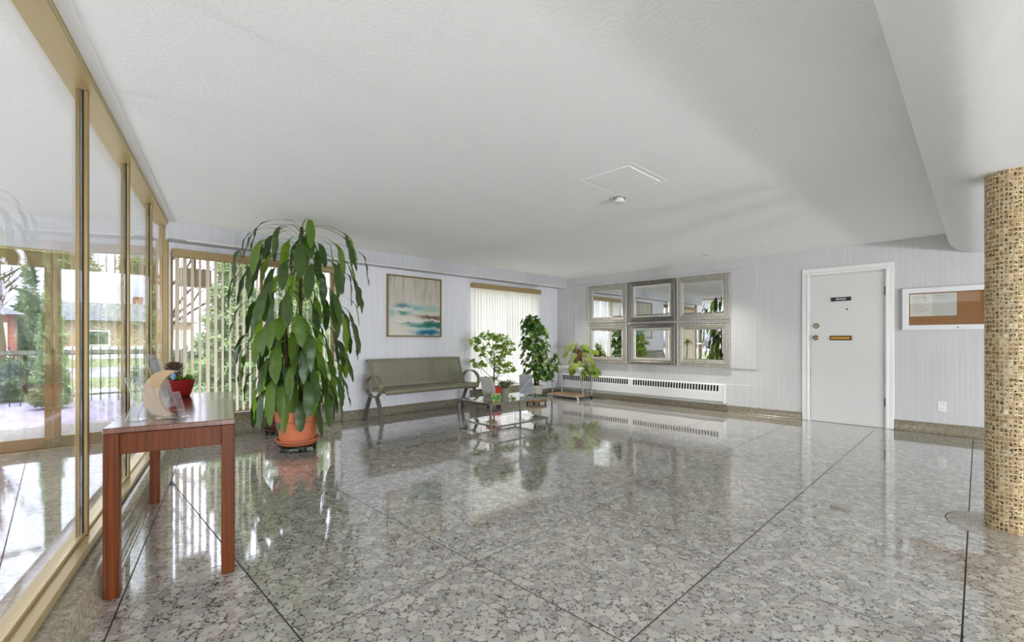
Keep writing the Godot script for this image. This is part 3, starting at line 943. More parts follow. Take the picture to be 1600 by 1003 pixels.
func house(at: Vector3, w: float, d: float, h: float, walls: Material, label: String) -> void:
	var t := thing("house", label, "house", at)
	part(t, "wall", bx(Vector3(0, h / 2, 0), Vector3(w, h, d)), walls)
	var r := MB.new()
	var o := 0.5
	var y := h
	var rh := 1.4
	var a := Vector3(-w / 2 - o, y, d / 2 + o)
	var b := Vector3(w / 2 + o, y, d / 2 + o)
	var c := Vector3(w / 2 + o, y, -d / 2 - o)
	var e := Vector3(-w / 2 - o, y, -d / 2 - o)
	var p := Vector3(-w / 2 + d / 2, y + rh, 0)
	var q := Vector3(w / 2 - d / 2, y + rh, 0)
	r.face([a, b, q, p], Vector3(0, 1, 1))
	r.face([b, c, q], Vector3(1, 1, 0))
	r.face([c, e, p, q], Vector3(0, 1, -1))
	r.face([e, a, p], Vector3(-1, 1, 0))
	r.face([a, b, c, e], Vector3(0, -1, 0))
	part(t, "roof", r, M.roof)
	for x in [-0.32, -0.05, 0.28]:
		var wn := part(t, "window", bx(Vector3(w * x, h * 0.55, d / 2 + 0.02), Vector3(1.3, 1.1, 0.08)), M.white)
		part(wn, "pane", bx(Vector3(w * x, h * 0.55, d / 2 + 0.065), Vector3(1.1, 0.9, 0.02)), M.dark_window)
	part(t, "garage_door", bx(Vector3(w * 0.42, 1.05, d / 2 + 0.03), Vector3(w * 0.14, 2.1, 0.08)), M.white)
	part(t, "lower_wall", bx(Vector3(0, 0.45, d / 2 + 0.01), Vector3(w, 0.9, 0.1)), M.white)
	part(t, "chimney", bx(Vector3(w * 0.2, h + 1.3, -0.5), Vector3(0.6, 1.4, 0.6)), M.brick)

# ---------------------------------------------------------------- right wall
# local frame on the right wall: x runs towards the viewer (+z), y up, z out of the wall
func on_right(y: float, z: float, off := 0.0) -> Transform3D:
	return Transform3D(Basis(Vector3.UP, -PI / 2), Vector3(XW - off, y, z))

func right_thing(called: String, label: String, cat: String, y: float, z: float, off := 0.0, group := "") -> Node3D:
	var t := thing(called, label, cat, Vector3.ZERO, 0, group)
	t.transform = on_right(y, z, off)
	return t

func build_right_wall() -> void:
	# raised panel behind the mirrors and the one behind the heater
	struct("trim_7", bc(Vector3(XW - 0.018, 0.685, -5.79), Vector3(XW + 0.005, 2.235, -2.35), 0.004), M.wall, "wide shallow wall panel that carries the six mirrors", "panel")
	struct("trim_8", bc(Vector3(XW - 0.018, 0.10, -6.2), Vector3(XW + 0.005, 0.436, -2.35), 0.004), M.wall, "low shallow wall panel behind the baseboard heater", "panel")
	# mirrors
	var cols := [[-4.994, 0.875], [-4.07, 0.885], [-3.165, 0.868]]
	var words := [["leftmost silver framed mirror of the upper row", "middle mirror of the upper row in a dark silver frame with a pale liner", "rightmost grey silver framed mirror of the upper row"],
		["leftmost silver framed mirror of the lower row above the plant cart", "middle mirror of the lower row in a dark silver frame with a pale liner", "rightmost grey silver framed mirror of the lower row above the heater"]]
	for r in 2:
		for k in 3:
			var y: float = [1.819, 1.057][r]
			var t := right_thing("mirror", words[r][k], "mirror", y, cols[k][0], 0.018, "silver framed mirrors on the right wall")
			var w: float = cols[k][1]
			var h := 0.727
			var m := MB.new()
			var bw := 0.075 if k == 1 else 0.108
			m.frame(w, h, [Vector2(0, 0), Vector2(0, 0.032), Vector2(0.008, 0.042), Vector2(0.02, 0.042), Vector2(0.028, 0.03), Vector2(bw * 0.55, 0.036), Vector2(bw * 0.72, 0.026), Vector2(bw * 0.8, 0.030), Vector2(bw * 0.92, 0.022), Vector2(bw, 0.010)])
			part(t, "frame", m, [M.silver, M.silver_dark, M.silver][k])
			var ins := bw
			if k == 1:
				var l := MB.new()
				l.frame(w - 2 * bw, h - 2 * bw, [Vector2(0, 0.010), Vector2(0.004, 0.022), Vector2(0.034, 0.018), Vector2(0.04, 0.010)])
				part(t, "liner", l, M.silver_light)
				ins += 0.04
			var g := MB.new()
			var gw := w - 2 * ins
			var gh := h - 2 * ins
			g.frame(gw + 0.004, gh + 0.004, [Vector2(0, 0.009), Vector2(0.018, 0.0125)])
			part(t, "bevel", g, M.mirror)
			var p := MB.new()
			p.face([Vector3(-gw / 2 + 0.016, -gh / 2 + 0.016, 0.0125), Vector3(gw / 2 - 0.016, -gh / 2 + 0.016, 0.0125), Vector3(gw / 2 - 0.016, gh / 2 - 0.016, 0.0125), Vector3(-gw / 2 + 0.016, gh / 2 - 0.016, 0.0125)], Vector3(0, 0, 1))
			p.face([Vector3(-w / 2 + 0.01, -h / 2 + 0.01, 0.001), Vector3(w / 2 - 0.01, -h / 2 + 0.01, 0.001), Vector3(w / 2 - 0.01, h / 2 - 0.01, 0.001), Vector3(-w / 2 + 0.01, h / 2 - 0.01, 0.001)], Vector3(0, 0, -1))
			part(t, "glass", p, M.mirror)
	# baseboard heater: a long cover with rows of open slots
	var ht := right_thing("baseboard_heater", "long white baseboard heater with two rows of slots under the mirrors", "heater", 0, -4.42, 0.018)
	var x0 := -1.70
	var x1 := 1.61
	var c := MB.new()
	var prof := [[0.0, 0.435], [0.055, 0.43], [0.072, 0.412], [0.082, 0.318], [0.086, 0.305], [0.086, 0.165], [0.07, 0.155], [0.02, 0.155]]
	for i in prof.size() - 1:
		if i == 2: continue
		var a: Array = prof[i]
		var b: Array = prof[i + 1]
		c.face([Vector3(x0, a[1], a[0]), Vector3(x1, a[1], a[0]), Vector3(x1, b[1], b[0]), Vector3(x0, b[1], b[0])], Vector3(0, (a[0] - b[0]) * -1.0 + 0.001, a[1] - b[1] + 0.001))
	var A: Array = prof[2]
	var B: Array = prof[3]
	var strip := func(p, q):
		c.face([Vector3(p, A[1], A[0]), Vector3(q, A[1], A[0]), Vector3(q, B[1], B[0]), Vector3(p, B[1], B[0])], Vector3(0, 0.1, 1))
	var cur := x0
	for gr in [[-1.60, -0.085], [0.02, 1.56]]:
		var xx: float = gr[0]
		while xx + 0.03 < gr[1]:
			strip.call(cur, xx)
			cur = xx + 0.030
			xx += 0.0478
	strip.call(cur, x1)
	for e in [x0, x1]:
		var pts := []
		for p in prof: pts.append(Vector3(e, p[1], p[0]))
		pts.append(Vector3(e, 0.155, 0.0))
		c.face(pts, Vector3(-1 if e == x0 else 1, 0, 0))
	part(ht, "cover", c, M.white)
	part(ht, "end_cap", bx(Vector3(x1 + 0.012, 0.285, 0.046), Vector3(0.03, 0.30, 0.094), 0.006), M.white)
	part(ht, "shade_plate", bx(Vector3((x0 + x1) / 2, 0.29, 0.008), Vector3(x1 - x0 - 0.02, 0.26, 0.01)), M.black, "black backing painted as the shade inside")  # black sheet paints the shade seen through the slots
	var fi := MB.new()
	fi.tube([Vector3(x0 + 0.05, 0.17, 0.045), Vector3(x1 - 0.05, 0.17, 0.045)], 0.012, 8)
	for i in 60: fi.box(Vector3(x0 + 0.08 + i * 0.053, 0.19, 0.045), Vector3(0.002, 0.06, 0.05))
	part(ht, "fins", fi, M.steel_dull, "", "stuff")
	# office door
	var d := bc(Vector3(XW + 0.003, 0.006, -1.655), Vector3(XW + 0.048, 2.02, -0.840), 0.003)
	var dr := struct("door_3", d, M.door, "white flush office door with brass mail slot and black sign", "door")
	var cs := MB.new()
	cs.xf = on_right(1.0, -1.2525)
	for q in [[-0.462, 0], [0.462, 1]]:
		cs.box(Vector3(q[0], 0.037, 0.012), Vector3(0.086, 2.072, 0.024), 0.006)
		cs.box(Vector3(q[0] + (0.028 if q[1] == 0 else -0.028), 0.03, 0.02), Vector3(0.03, 2.06, 0.028), 0.006)
		cs.box(Vector3(q[0] + (0.047 if q[1] == 0 else -0.047), 0.015, -0.03), Vector3(0.012, 2.03, 0.07))
	cs.box(Vector3(0, 1.078, 0.012), Vector3(1.01, 0.086, 0.0245), 0.006)
	cs.box(Vector3(0, 1.05, 0.02), Vector3(0.93, 0.03, 0.0285), 0.006)
	cs.box(Vector3(0, 1.029, -0.03), Vector3(0.84, 0.012, 0.07))
	struct("trim_9", cs, M.white_gloss, "white moulded casing round the office door", "door casing")
	var dm := func(called, mb, m, label): return part(dr, called, mb, m, label)
	var s := MB.new()
	s.xf = on_right(1.68, -1.305)
	s.box(Vector3(0, 0, 0.005), Vector3(0.225, 0.052, 0.006), 0.001)
	var sign: Node = dm.call("sign_plate", s, M.black, "black sign plate reading OFFICE")
	var tm := TextMesh.new()
	tm.text = "OFFICE"
	var sf := SystemFont.new()
	sf.font_names = PackedStringArray(["Droid Sans"])
	sf.font_weight = 800
	tm.font = sf
	tm.font_size = 32
	tm.pixel_size = 0.00105
	tm.depth = 0.0015
	var tx := part(sign, "lettering", tm, mat(Color(0.92, 0.92, 0.9), 0.5))
	tx.transform = on_right(1.68, -1.305, 0.0085)
	var lk := MB.new()
	for q in [[1.324, -1.588], [1.159, -1.594]]:
		lk = MB.new()
		lk.lathe([Vector2(0.0, 0.0), Vector2(0.036, 0.0), Vector2(0.036, 0.006), Vector2(0.028, 0.014), Vector2(0.014, 0.018), Vector2(0.014, 0.026), Vector2(0.026, 0.034), Vector2(0.030, 0.046), Vector2(0.024, 0.058), Vector2(0.0, 0.062)] if q[0] < 1.2 else [Vector2(0.0, 0.0), Vector2(0.036, 0.0), Vector2(0.034, 0.012), Vector2(0.026, 0.022), Vector2(0.0, 0.024)], 24, Vector3(XW + 0.003, q[0], q[1]), Basis(Vector3(0, 0, 1), PI / 2))
		dm.call("door_knob" if q[0] < 1.2 else "deadbolt", lk, M.nickel, "")
	var kp := MB.new()
	kp.box(Vector3(XW - 0.022, 1.324, -1.588), Vector3(0.006, 0.022, 0.006), 0.001)
	dm.call("thumb_turn", kp, M.nickel, "")
	var cv := MB.new()
	cv.lathe([Vector2(0.0, 0.0), Vector2(0.024, 0.0), Vector2(0.023, 0.004), Vector2(0.0, 0.005)], 20, Vector3(XW + 0.003, 0.936, -1.60), Basis(Vector3(0, 0, 1), PI / 2))
	dm.call("cover_disc", cv, M.white, "")
	var pe := MB.new()
	pe.lathe([Vector2(0.0, 0.0), Vector2(0.011, 0.0), Vector2(0.010, 0.005), Vector2(0.0, 0.006)], 16, Vector3(XW + 0.003, 1.541, -1.24), Basis(Vector3(0, 0, 1), PI / 2))
	dm.call("peephole", pe, M.black, "")
	var ms := MB.new()
	ms.xf = on_right(1.155, -1.308)
	ms.frame(0.245, 0.062, [Vector2(0, 0), Vector2(0, 0.008), Vector2(0.004, 0.012), Vector2(0.012, 0.012), Vector2(0.015, 0.005)])
	var slot: Node = dm.call("mail_slot", ms, M.brass_dark, "brass mail slot")
	var fl := MB.new()
	fl.xf = on_right(1.155, -1.312)
	fl.box(Vector3(0, 0, 0.004), Vector3(0.21, 0.034, 0.006), 0.002)
	part(slot, "flap", fl, M.brass)
	for y in [1.755, 0.335]:
		var hg := MB.new()
		hg.tube([Vector3(XW - 0.006, y - 0.055, -0.838), Vector3(XW - 0.006, y + 0.055, -0.838)], 0.009, 10)
		dm.call("hinge", hg, M.black, "")
	# notice case
	var nb := right_thing("notice_board", "white framed glass notice case beside the column", "notice board", 1.506, -0.085, 0.0)
	var w := 1.17
	var nf := MB.new()
	nf.frame(w, 0.515, [Vector2(0, 0), Vector2(0, 0.045), Vector2(0.004, 0.05), Vector2(0.055, 0.05), Vector2(0.062, 0.044), Vector2(0.062, 0.008)])
	part(nb, "frame", nf, M.white)
	part(nb, "back_board", bx(Vector3(0, 0, 0.006), Vector3(w - 0.12, 0.395, 0.006)), M.cork)
	part(nb, "pane", bx(Vector3(0, 0, 0.040), Vector3(w - 0.122, 0.393, 0.004)), M.glass)
	var kl := MB.new()
	kl.lathe([Vector2(0, 0), Vector2(0.009, 0), Vector2(0.008, 0.006), Vector2(0, 0.007)], 14, Vector3(-0.085, -0.228, 0.05), Basis(Vector3(1, 0, 0), PI / 2))
	part(nb, "lock", kl, M.nickel)
	for i in 2:
		var pz: float = [-0.492, -0.283][i]
		var pw: float = [0.208, 0.206][i]
		var im := Image.create(128, 160, false, Image.FORMAT_RGB8)
		im.fill(Color(0.80, 0.79, 0.74) if i == 0 else Color(0.72, 0.72, 0.69))
		var rr := RandomNumberGenerator.new()
		rr.seed = 5 + i
		var yy := 14
		while yy < (130 if i == 0 else 40):
			im.fill_rect(Rect2i(12, yy, rr.randi_range(50, 100), 2), Color(0.45, 0.44, 0.42))
			yy += rr.randi_range(8, 13)
		var pm := mat(Color(1, 1, 1), 0.8)
		pm.albedo_texture = tex(im)
		var p := MB.new()
		p.face([Vector3(-pw / 2, -0.135, 0), Vector3(pw / 2, -0.135, 0), Vector3(pw / 2, 0.135, 0), Vector3(-pw / 2, 0.135, 0)], Vector3(0, 0, 1), [Vector2(0, 1), Vector2(1, 1), Vector2(1, 0), Vector2(0, 0)])
		p.box(Vector3(0, 0, -0.0008), Vector3(pw, 0.27, 0.001))
		var o := whole("notice", p, pm, ["cream notice with lines of text pinned at the left in the glass case", "mostly blank grey notice pinned right of the lined one in the glass case"][i], "paper", "notices in the glass case")
		o.transform = on_right(1.553, pz, 0.012 + i * 0.003)
	# outlet
	var ot := right_thing("wall_outlet", "white wall outlet low between office door and column", "outlet", 0.334, -0.307)
	part(ot, "plate", bx(Vector3(0, 0, 0.003), Vector3(0.078, 0.118, 0.006), 0.002), M.white_gloss)
	for y in [-0.026, 0.026]:
		var f: Node = part(ot, "socket", bx(Vector3(0, y, 0.007), Vector3(0.034, 0.03, 0.004), 0.0015), M.white)
		var hl := MB.new()
		for x in [-0.007, 0.007]: hl.box(Vector3(x, y + 0.003, 0.0088), Vector3(0.003, 0.009, 0.001))
		part(f, "slots", hl, M.black)
	# painting on the back wall
	var pt := thing("painting", "square abstract seascape painting in a thin gold frame above the bench", "painting", Vector3(4.02, 1.648, ZB))
	var pf := MB.new()
	pf.frame(0.985, 0.945, [Vector2(0, 0), Vector2(0, 0.04), Vector2(0.016, 0.04), Vector2(0.018, 0.025), Vector2(0.03, 0.025)])
	part(pt, "frame", pf, M.gold_dark)
	var cnv := MB.new()
	cnv.face([Vector3(-0.468, -0.448, 0.03), Vector3(0.468, -0.448, 0.03), Vector3(0.468, 0.448, 0.03), Vector3(-0.468, 0.448, 0.03)], Vector3(0, 0, 1), [Vector2(0, 1), Vector2(1, 1), Vector2(1, 0), Vector2(0, 0)])
	cnv.box(Vector3(0, 0, 0.016), Vector3(0.936, 0.896, 0.026))
	var cm := mat(Color(1, 1, 1), 0.55)
	cm.albedo_texture = seascape()
	part(pt, "canvas", cnv, cm)

func blob(x: float, y: float, cx: float, cy: float, rx: float, ry: float) -> float:
	var d := pow((x - cx) / rx, 2) + pow((y - cy) / ry, 2)
	return exp(-d)

func seascape() -> ImageTexture:
	var s := 320
	var im := Image.create(s, s, false, Image.FORMAT_RGB8)
	var f := noise(1.0, FastNoiseLite.TYPE_SIMPLEX_SMOOTH, 4, 77)
	for j in s:
		for i in s:
			var u := float(i) / s
			var v := float(j) / s
			var drip := f.get_noise_2d(u * 9.0, v * 1.4)
			var flow := f.get_noise_2d(u * 3.0 + 20.0, v * 16.0)
			var x := u + 0.05 * f.get_noise_2d(u * 5.0, v * 5.0 + 9.0)
			var y := v + 0.035 * f.get_noise_2d(u * 4.0 + 40.0, v * 6.0)
			var c := Color(0.80, 0.775, 0.72)
			c = c.lerp(Color(0.64, 0.60, 0.54), clampf(drip * 1.3 + 0.25, 0, 1) * clampf(1.0 - v * 1.7, 0, 1))
			c = c.lerp(Color(0.89, 0.87, 0.82), clampf((v - 0.32) * 2.4, 0, 1))
			c = c.lerp(Color(0.60, 0.74, 0.69), clampf(blob(x, y, 0.75, 0.52, 0.42, 0.09) * 0.9 + flow * 0.35, 0, 1) * clampf(1.0 - absf(v - 0.52) * 7.0, 0, 1))
			c = c.lerp(Color(0.36, 0.50, 0.57), clampf(blob(x, y, 0.25, 0.49, 0.14, 0.03) * 0.95, 0, 1))
			c = c.lerp(Color(0.92, 0.91, 0.87), clampf(blob(x, y, 0.20, 0.55, 0.2, 0.025) * 0.9, 0, 1))
			c = c.lerp(Color(0.33, 0.58, 0.51), clampf(blob(x, y, 0.28, 0.61, 0.1, 0.028) * 1.1, 0, 1))
			c = c.lerp(Color(0.45, 0.68, 0.75), clampf(blob(x, y, 0.53, 0.53, 0.07, 0.02), 0, 1))
			c = c.lerp(Color(0.55, 0.74, 0.74), clampf(blob(x, y, 0.06, 0.62, 0.05, 0.07) * 0.7, 0, 1))
			c = c.lerp(Color(0.46, 0.38, 0.31), clampf(blob(x, y, 0.92, 0.68, 0.26, 0.032) * 1.1 + blob(x, y, 0.66, 0.655, 0.18, 0.018) * 0.7, 0, 1))
			c = c.lerp(Color(0.93, 0.91, 0.86), clampf(blob(x, y, 0.8, 0.735, 0.5, 0.018) * 0.8, 0, 1))
			c = c.lerp(Color(0.22, 0.28, 0.24), clampf(blob(x, y, 0.38, 0.79, 0.2, 0.008) * 0.8 + blob(x, y, 0.95, 0.755, 0.18, 0.016), 0, 1))
			c = c.lerp(Color(0.08, 0.42, 0.37), clampf(blob(x, y, 0.86, 0.81, 0.34, 0.045) * 1.25 + flow * 0.2 * blob(x, y, 0.8, 0.82, 0.4, 0.1), 0, 1))
			c = c.lerp(Color(0.14, 0.50, 0.45), clampf(blob(x, y, 0.55, 0.835, 0.2, 0.02), 0, 1))
			c = c.lerp(Color(0.10, 0.40, 0.53), clampf(blob(x, y, 0.76, 0.945, 0.24, 0.05) * 1.3, 0, 1))
			c = c.lerp(Color(0.60, 0.78, 0.78), clampf(blob(x, y, 0.66, 0.885, 0.14, 0.02) * 0.8, 0, 1))
			var g := 0.98 + 0.05 * f.get_noise_2d(u * 40.0, v * 40.0)
			im.set_pixel(i, j, Color(c.r * g, c.g * g, c.b * g))
	return tex(im)

# ---------------------------------------------------------------- column
func build_column() -> void:
	var t := thing("column", "round column covered in small cream and brown mosaic at the right edge", "column", Vector3(4.075, 0, 0.142))
	tag(t, "", "", "", "structure")
	var core := MB.new()
	core.lathe([Vector2(0.1145, 0.0), Vector2(0.1145, 2.14)], 64)
	part(t, "grout_core", core, mat(Color(0.86, 0.80, 0.67), 0.6))
	var m := MB.new()
	var r := RandomNumberGenerator.new()
	r.seed = 44
	var nf := noise(1.0, FastNoiseLite.TYPE_SIMPLEX_SMOOTH, 2, 4)
	var cols := 38
	var rows := 80
	var tones := [Color(0.68, 0.58, 0.41), Color(0.74, 0.65, 0.49), Color(0.60, 0.49, 0.33), Color(0.80, 0.72, 0.57), Color(0.66, 0.56, 0.39)]
	for i in cols:
		for j in rows:
			var a := TAU * (i + 0.5) / cols
			var o := Vector3(cos(a), 0, sin(a))
			var s := Vector3(-sin(a), 0, cos(a))
			var y := (j + 0.5) * 2.13 / rows + r.randf_range(-0.0015, 0.0015)
			var tilt := Basis(s, r.randf_range(-0.09, 0.09)) * Basis(Vector3.UP, r.randf_range(-0.09, 0.09))
			var w := 0.0183 * 0.86
			var h := 0.0266 * 0.90
			# each mosaic chip carries a few small dark broken spots
			var base: Color = tones[r.randi() % 5]
			var quads := [[0.0, 0.0, 0.5, 0.5, 0.0, base.lerp(Color(0.80, 0.72, 0.58), r.randf() * 0.4)]]
			var spots := int(clampf(3.0 + 1.3 * r.randfn() + 1.8 * nf.get_noise_2d(i * 0.25, j * 0.16), 0, 6))
			for k in spots:
				var dark := Color(0.11, 0.08, 0.055).lerp(Color(0.36, 0.26, 0.15), r.randf() * r.randf())
				quads.append([r.randf_range(-0.3, 0.3), r.randf_range(-0.34, 0.34), r.randf_range(0.09, 0.30), r.randf_range(0.06, 0.22), r.randf_range(-0.9, 0.9), dark])
			for q in quads:
				m.col = q[5].srgb_to_linear()
				var top: float = 0.002 if q[4] == 0.0 else 0.0023
				var oo := tilt * o
				var ss := (tilt * s).rotated(oo.normalized(), q[4])
				var uu := (tilt * Vector3.UP).rotated(oo.normalized(), q[4])
				var c: Vector3 = o * 0.1155 + Vector3.UP * y + s * q[0] * w + Vector3.UP * q[1] * h
				var hx: float = q[2] * w
				var hy: float = q[3] * h
				var f := [c + oo * top - ss * hx * 0.92 - uu * hy * 0.92, c + oo * top + ss * hx * 0.92 - uu * hy * 0.80, c + oo * top + ss * hx * 0.85 + uu * hy * 0.92, c + oo * top - ss * hx * 0.92 + uu * hy * 0.92]
				m.face(f, oo)
				if q[4] == 0.0:
					var b := [c - oo * 0.002 - ss * hx - uu * hy, c - oo * 0.002 + ss * hx - uu * hy, c - oo * 0.002 + ss * hx + uu * hy, c - oo * 0.002 - ss * hx + uu * hy]
					for k in 4:
						m.face([f[k], f[(k + 1) % 4], b[(k + 1) % 4], b[k]], (f[k] + f[(k + 1) % 4]) / 2.0 - c)
	part(t, "mosaic", m, M.tessera, "", "stuff")

# ---------------------------------------------------------------- ceiling fittings
func build_ceiling_things() -> void:
	var h := MB.new()
	h.box(Vector3(3.165, HC - 0.001, -1.97), Vector3(0.47, 0.006, 0.40), 0.002)
	var o := whole("ceiling_hatch", h, M.ceiling, "flat square access hatch in the ceiling beside the smoke detector", "hatch")
	var fr := MB.new()
	fr.xf = Transform3D(Basis(Vector3(1, 0, 0), PI / 2), Vector3(3.165, HC, -1.97))
	fr.frame(0.57, 0.50, [Vector2(0, 0), Vector2(0.008, 0.0022), Vector2(0.024, 0.0022), Vector2(0.030, 0)])
	part(o, "frame", fr, M.ceiling)
	var sd := thing("smoke_detector", "round white smoke detector on the ceiling", "smoke detector", Vector3(3.53, HC, -2.225))
	var m := MB.new()
	m.lathe([Vector2(0.0, -0.05), Vector2(0.034, -0.05), Vector2(0.046, -0.045), Vector2(0.05, -0.036)], 32)
	m.lathe([Vector2(0.04, -0.038), Vector2(0.04, -0.012)], 32)
	part(sd, "sensor_head", m, M.white)
	var b := MB.new()
	b.lathe([Vector2(0.048, -0.014), Vector2(0.052, -0.01), Vector2(0.052, 0.0)], 32)
	part(sd, "base", b, M.lamp_off)
	for p in [[Vector3(6.84, HC, -4.945), "small recessed ceiling downlight in the far corner"], [Vector3(6.79, HC, -2.82), "small recessed ceiling downlight above the mirrors"]]:
		var d := thing("downlight", p[1], "ceiling light", p[0], 0, "recessed downlights along the right wall")
		var r := MB.new()
		r.lathe([Vector2(0.072, 0.0), Vector2(0.070, -0.006), Vector2(0.052, -0.007), Vector2(0.048, -0.001)], 32)
		part(d, "trim_ring", r, M.white)
		var l := MB.new()
		l.lathe([Vector2(0.0, -0.002), Vector2(0.048, -0.002)], 24)
		part(d, "lens", l, M.lamp_dim)
		var sp := SpotLight3D.new()
		sp.name = "light"
		sp.position.y = -0.012
		sp.rotation_degrees.x = -90
		sp.spot_angle = 52.0
		sp.spot_angle_attenuation = 1.0
		sp.light_energy = 4.0
		sp.light_size = 0.045
		sp.light_color = Color(1.0, 0.985, 0.95)
		sp.spot_range = 20.0
		sp.spot_attenuation = 2.0
		sp.shadow_enabled = true
		d.add_child(sp)
	var s := whole("ceiling_seam", bx(Vector3(6.42, HC - 0.001, -1.91), Vector3(0.16, 0.008, 0.006), 0.001), M.ceiling_smooth, "short straight seam strip on the ceiling above the office door", "seam")

# ---------------------------------------------------------------- wooden table by the partition
func build_wood_table() -> void:
	var t := thing("console_table", "long brown wooden table with square legs beside the glass partition", "table", Vector3(0.142, 0, -2.658), -deg_to_rad(GLASS_ANGLE) + 0.0)
	# locally: x 0..0.49 away from the glass, z 0..-1.43 along it
	var W := 0.492
	var L := 1.43
	part(t, "tabletop", bx(Vector3(W / 2, 0.733, -L / 2), Vector3(W, 0.026, L), 0.003), M.wood_top)
	for q in [[0, 0], [1, 0], [0, 1], [1, 1]]:
		var x: float = 0.029 if q[0] == 0 else W - 0.029
		var z: float = -0.029 if q[1] == 0 else -L + 0.029
		part(t, "leg", bx(Vector3(x, 0.36, z), Vector3(0.056, 0.72, 0.056), 0.003), M.wood)
	part(t, "apron", bx(Vector3(W / 2, 0.672, -0.018), Vector3(W - 0.114, 0.092, 0.02), 0.002), M.wood)
	part(t, "apron", bx(Vector3(W / 2, 0.672, -L + 0.018), Vector3(W - 0.114, 0.092, 0.02), 0.002), M.wood)
	part(t, "apron", bx(Vector3(0.018, 0.672, -L / 2), Vector3(0.02, 0.092, L - 0.114), 0.002), M.wood)
	part(t, "apron", bx(Vector3(W - 0.018, 0.672, -L / 2), Vector3(0.02, 0.092, L - 0.114), 0.002), M.wood)
	var top := 0.746
	# crescent on an acrylic stand
	var face_cam := deg_to_rad(-40.0)
	var c := thing("crescent_ornament", "tan crescent ornament with a blue tip held in clear acrylic on the table", "ornament", Vector3(0.39, top + 0.003, -2.83), face_cam)
	var outer := PackedVector2Array()
	var R := 0.114
	for k in 33:
		outer.append(Vector2(0, R) + Vector2.from_angle(deg_to_rad(70.0 + 220.0 * k / 32.0)) * R)
	for k in range(1, 32):
		outer.append(Vector2(0.077, R) + Vector2.from_angle(deg_to_rad(251.0 - 142.0 * k / 32.0)) * R)
	var cm := MB.new()
	cm.extrude(outer, 0.022, Transform3D(Basis(Vector3(1, 0, 0), -0.10), Vector3(0.0, 0.002, -0.011)), true)
	part(c, "crescent", cm, M.tan_board if M.has("tan_board") else mat(Color(0.64, 0.54, 0.41), 0.5), "tan crescent")
	var tip := MB.new()
	tip.lathe([Vector2(0, 0), Vector2(0.015, 0.0), Vector2(0.015, 0.003), Vector2(0, 0.0035)], 20, Vector3(0.022, 0.200, 0.013 - 0.03), Basis(Vector3(1, 0, 0), PI / 2), Vector2(0.8, 1.2))
	part(c, "blue_tip", tip, mat(Color(0.16, 0.34, 0.52), 0.3), "blue tip")
	var ac := MB.new()
	ac.box(Vector3(0.012, 0.070, 0.042), Vector3(0.006, 0.165, 0.05), 0.001, Basis(Vector3(0, 0, 1), 0.32))
	ac.box(Vector3(0.082, 0.06, 0.03), Vector3(0.006, 0.14, 0.05), 0.001, Basis(Vector3(0, 0, 1), 0.28))
	ac.box(Vector3(0.05, 0.003, 0.03), Vector3(0.12, 0.006, 0.07), 0.001)
	part(c, "holder", ac, M.acrylic, "clear acrylic holder")
	# acrylic brochure holders
	var h := thing("brochure_holder", "empty clear bent acrylic holder left of the crescent on the table", "holder", Vector3(0.285, top, -2.82), deg_to_rad(-42.0), "clear acrylic holders on the table")
	part(h, "sheet", bent_sheet(0.07), M.acrylic)
	part(h, "edge", bent_edges(0.07), mat(Color(0.62, 0.66, 0.68), 0.2), "bright polished edges")
	var h2 := thing("brochure_holder", "taller clear acrylic holder standing behind the crescent on the table", "holder", Vector3(0.40, top, -3.10), deg_to_rad(-40.0), "clear acrylic holders on the table")
	var s2 := MB.new()
	s2.box(Vector3(-0.012, 0.16, 0.0), Vector3(0.005, 0.30, 0.075), 0.001, Basis(Vector3(0, 0, 1), 0.30))
	s2.box(Vector3(0.022, 0.15, 0.0), Vector3(0.005, 0.27, 0.075), 0.001, Basis(Vector3(0, 0, 1), 0.30))
	s2.box(Vector3(0.045, 0.004, 0.0), Vector3(0.11, 0.006, 0.075), 0.001)
	part(h2, "sheet", s2, M.acrylic)
	part(h2, "card", bx(Vector3.ZERO, Vector3(0.002, 0.22, 0.05), 0.0), mat(Color(0.48, 0.49, 0.50), 0.5), "grey card")
	h2.get_child(1).transform = Transform3D(Basis(Vector3(0, 0, 1), 0.30), Vector3(0.0, 0.18, 0.0))
	# red boat-shaped planter
	var p := thing("succulent_planter", "red boat shaped planter of small succulents at the far end of the table", "planter", Vector3(0.60, top, -3.80), deg_to_rad(44.0))
	var pm := MB.new()
	pm.lathe([Vector2(0.0, 0.0), Vector2(0.066, 0.0), Vector2(0.072, 0.004), Vector2(0.098, 0.07), Vector2(0.112, 0.118), Vector2(0.107, 0.119), Vector2(0.098, 0.100), Vector2(0.0, 0.10)], 6, Vector3.ZERO, Basis(Vector3.UP, PI / 6), Vector2(1.0, 0.85))
	part(p, "pot", pm, M.red_pot)
	var so := MB.new()
	so.lathe([Vector2(0.098, 0.100), Vector2(0.06, 0.108), Vector2(0.0, 0.111)], 16, Vector3.ZERO, Basis(), Vector2(0.95, 0.8))
	part(p, "soil", so, M.soil)
	var r := RandomNumberGenerator.new()
	r.seed = 8
	for k in 7:
		var a := r.randf() * TAU
		var cc := Vector3(cos(a) * 0.055, 0.108, sin(a) * 0.045) + Vector3(0.01, 0, 0)
		var mb := MB.new()
		for i in 16:
			var b := TAU * i * 0.382
			var e := 0.35 + 0.065 * i
			var d := Vector3(cos(b) * cos(e), sin(e), sin(b) * cos(e))
			mb.leaf([cc, cc + d * 0.025, cc + d * 0.045], [0.008, 0.014, 0.002], Vector3.UP if absf(d.y) < 0.9 else Vector3.RIGHT, 0.5)
		part(p, "succulent", mb, M.leaf_light if k % 2 else M.leaf2)
	# the pine cone in it
	var pc := MB.new()
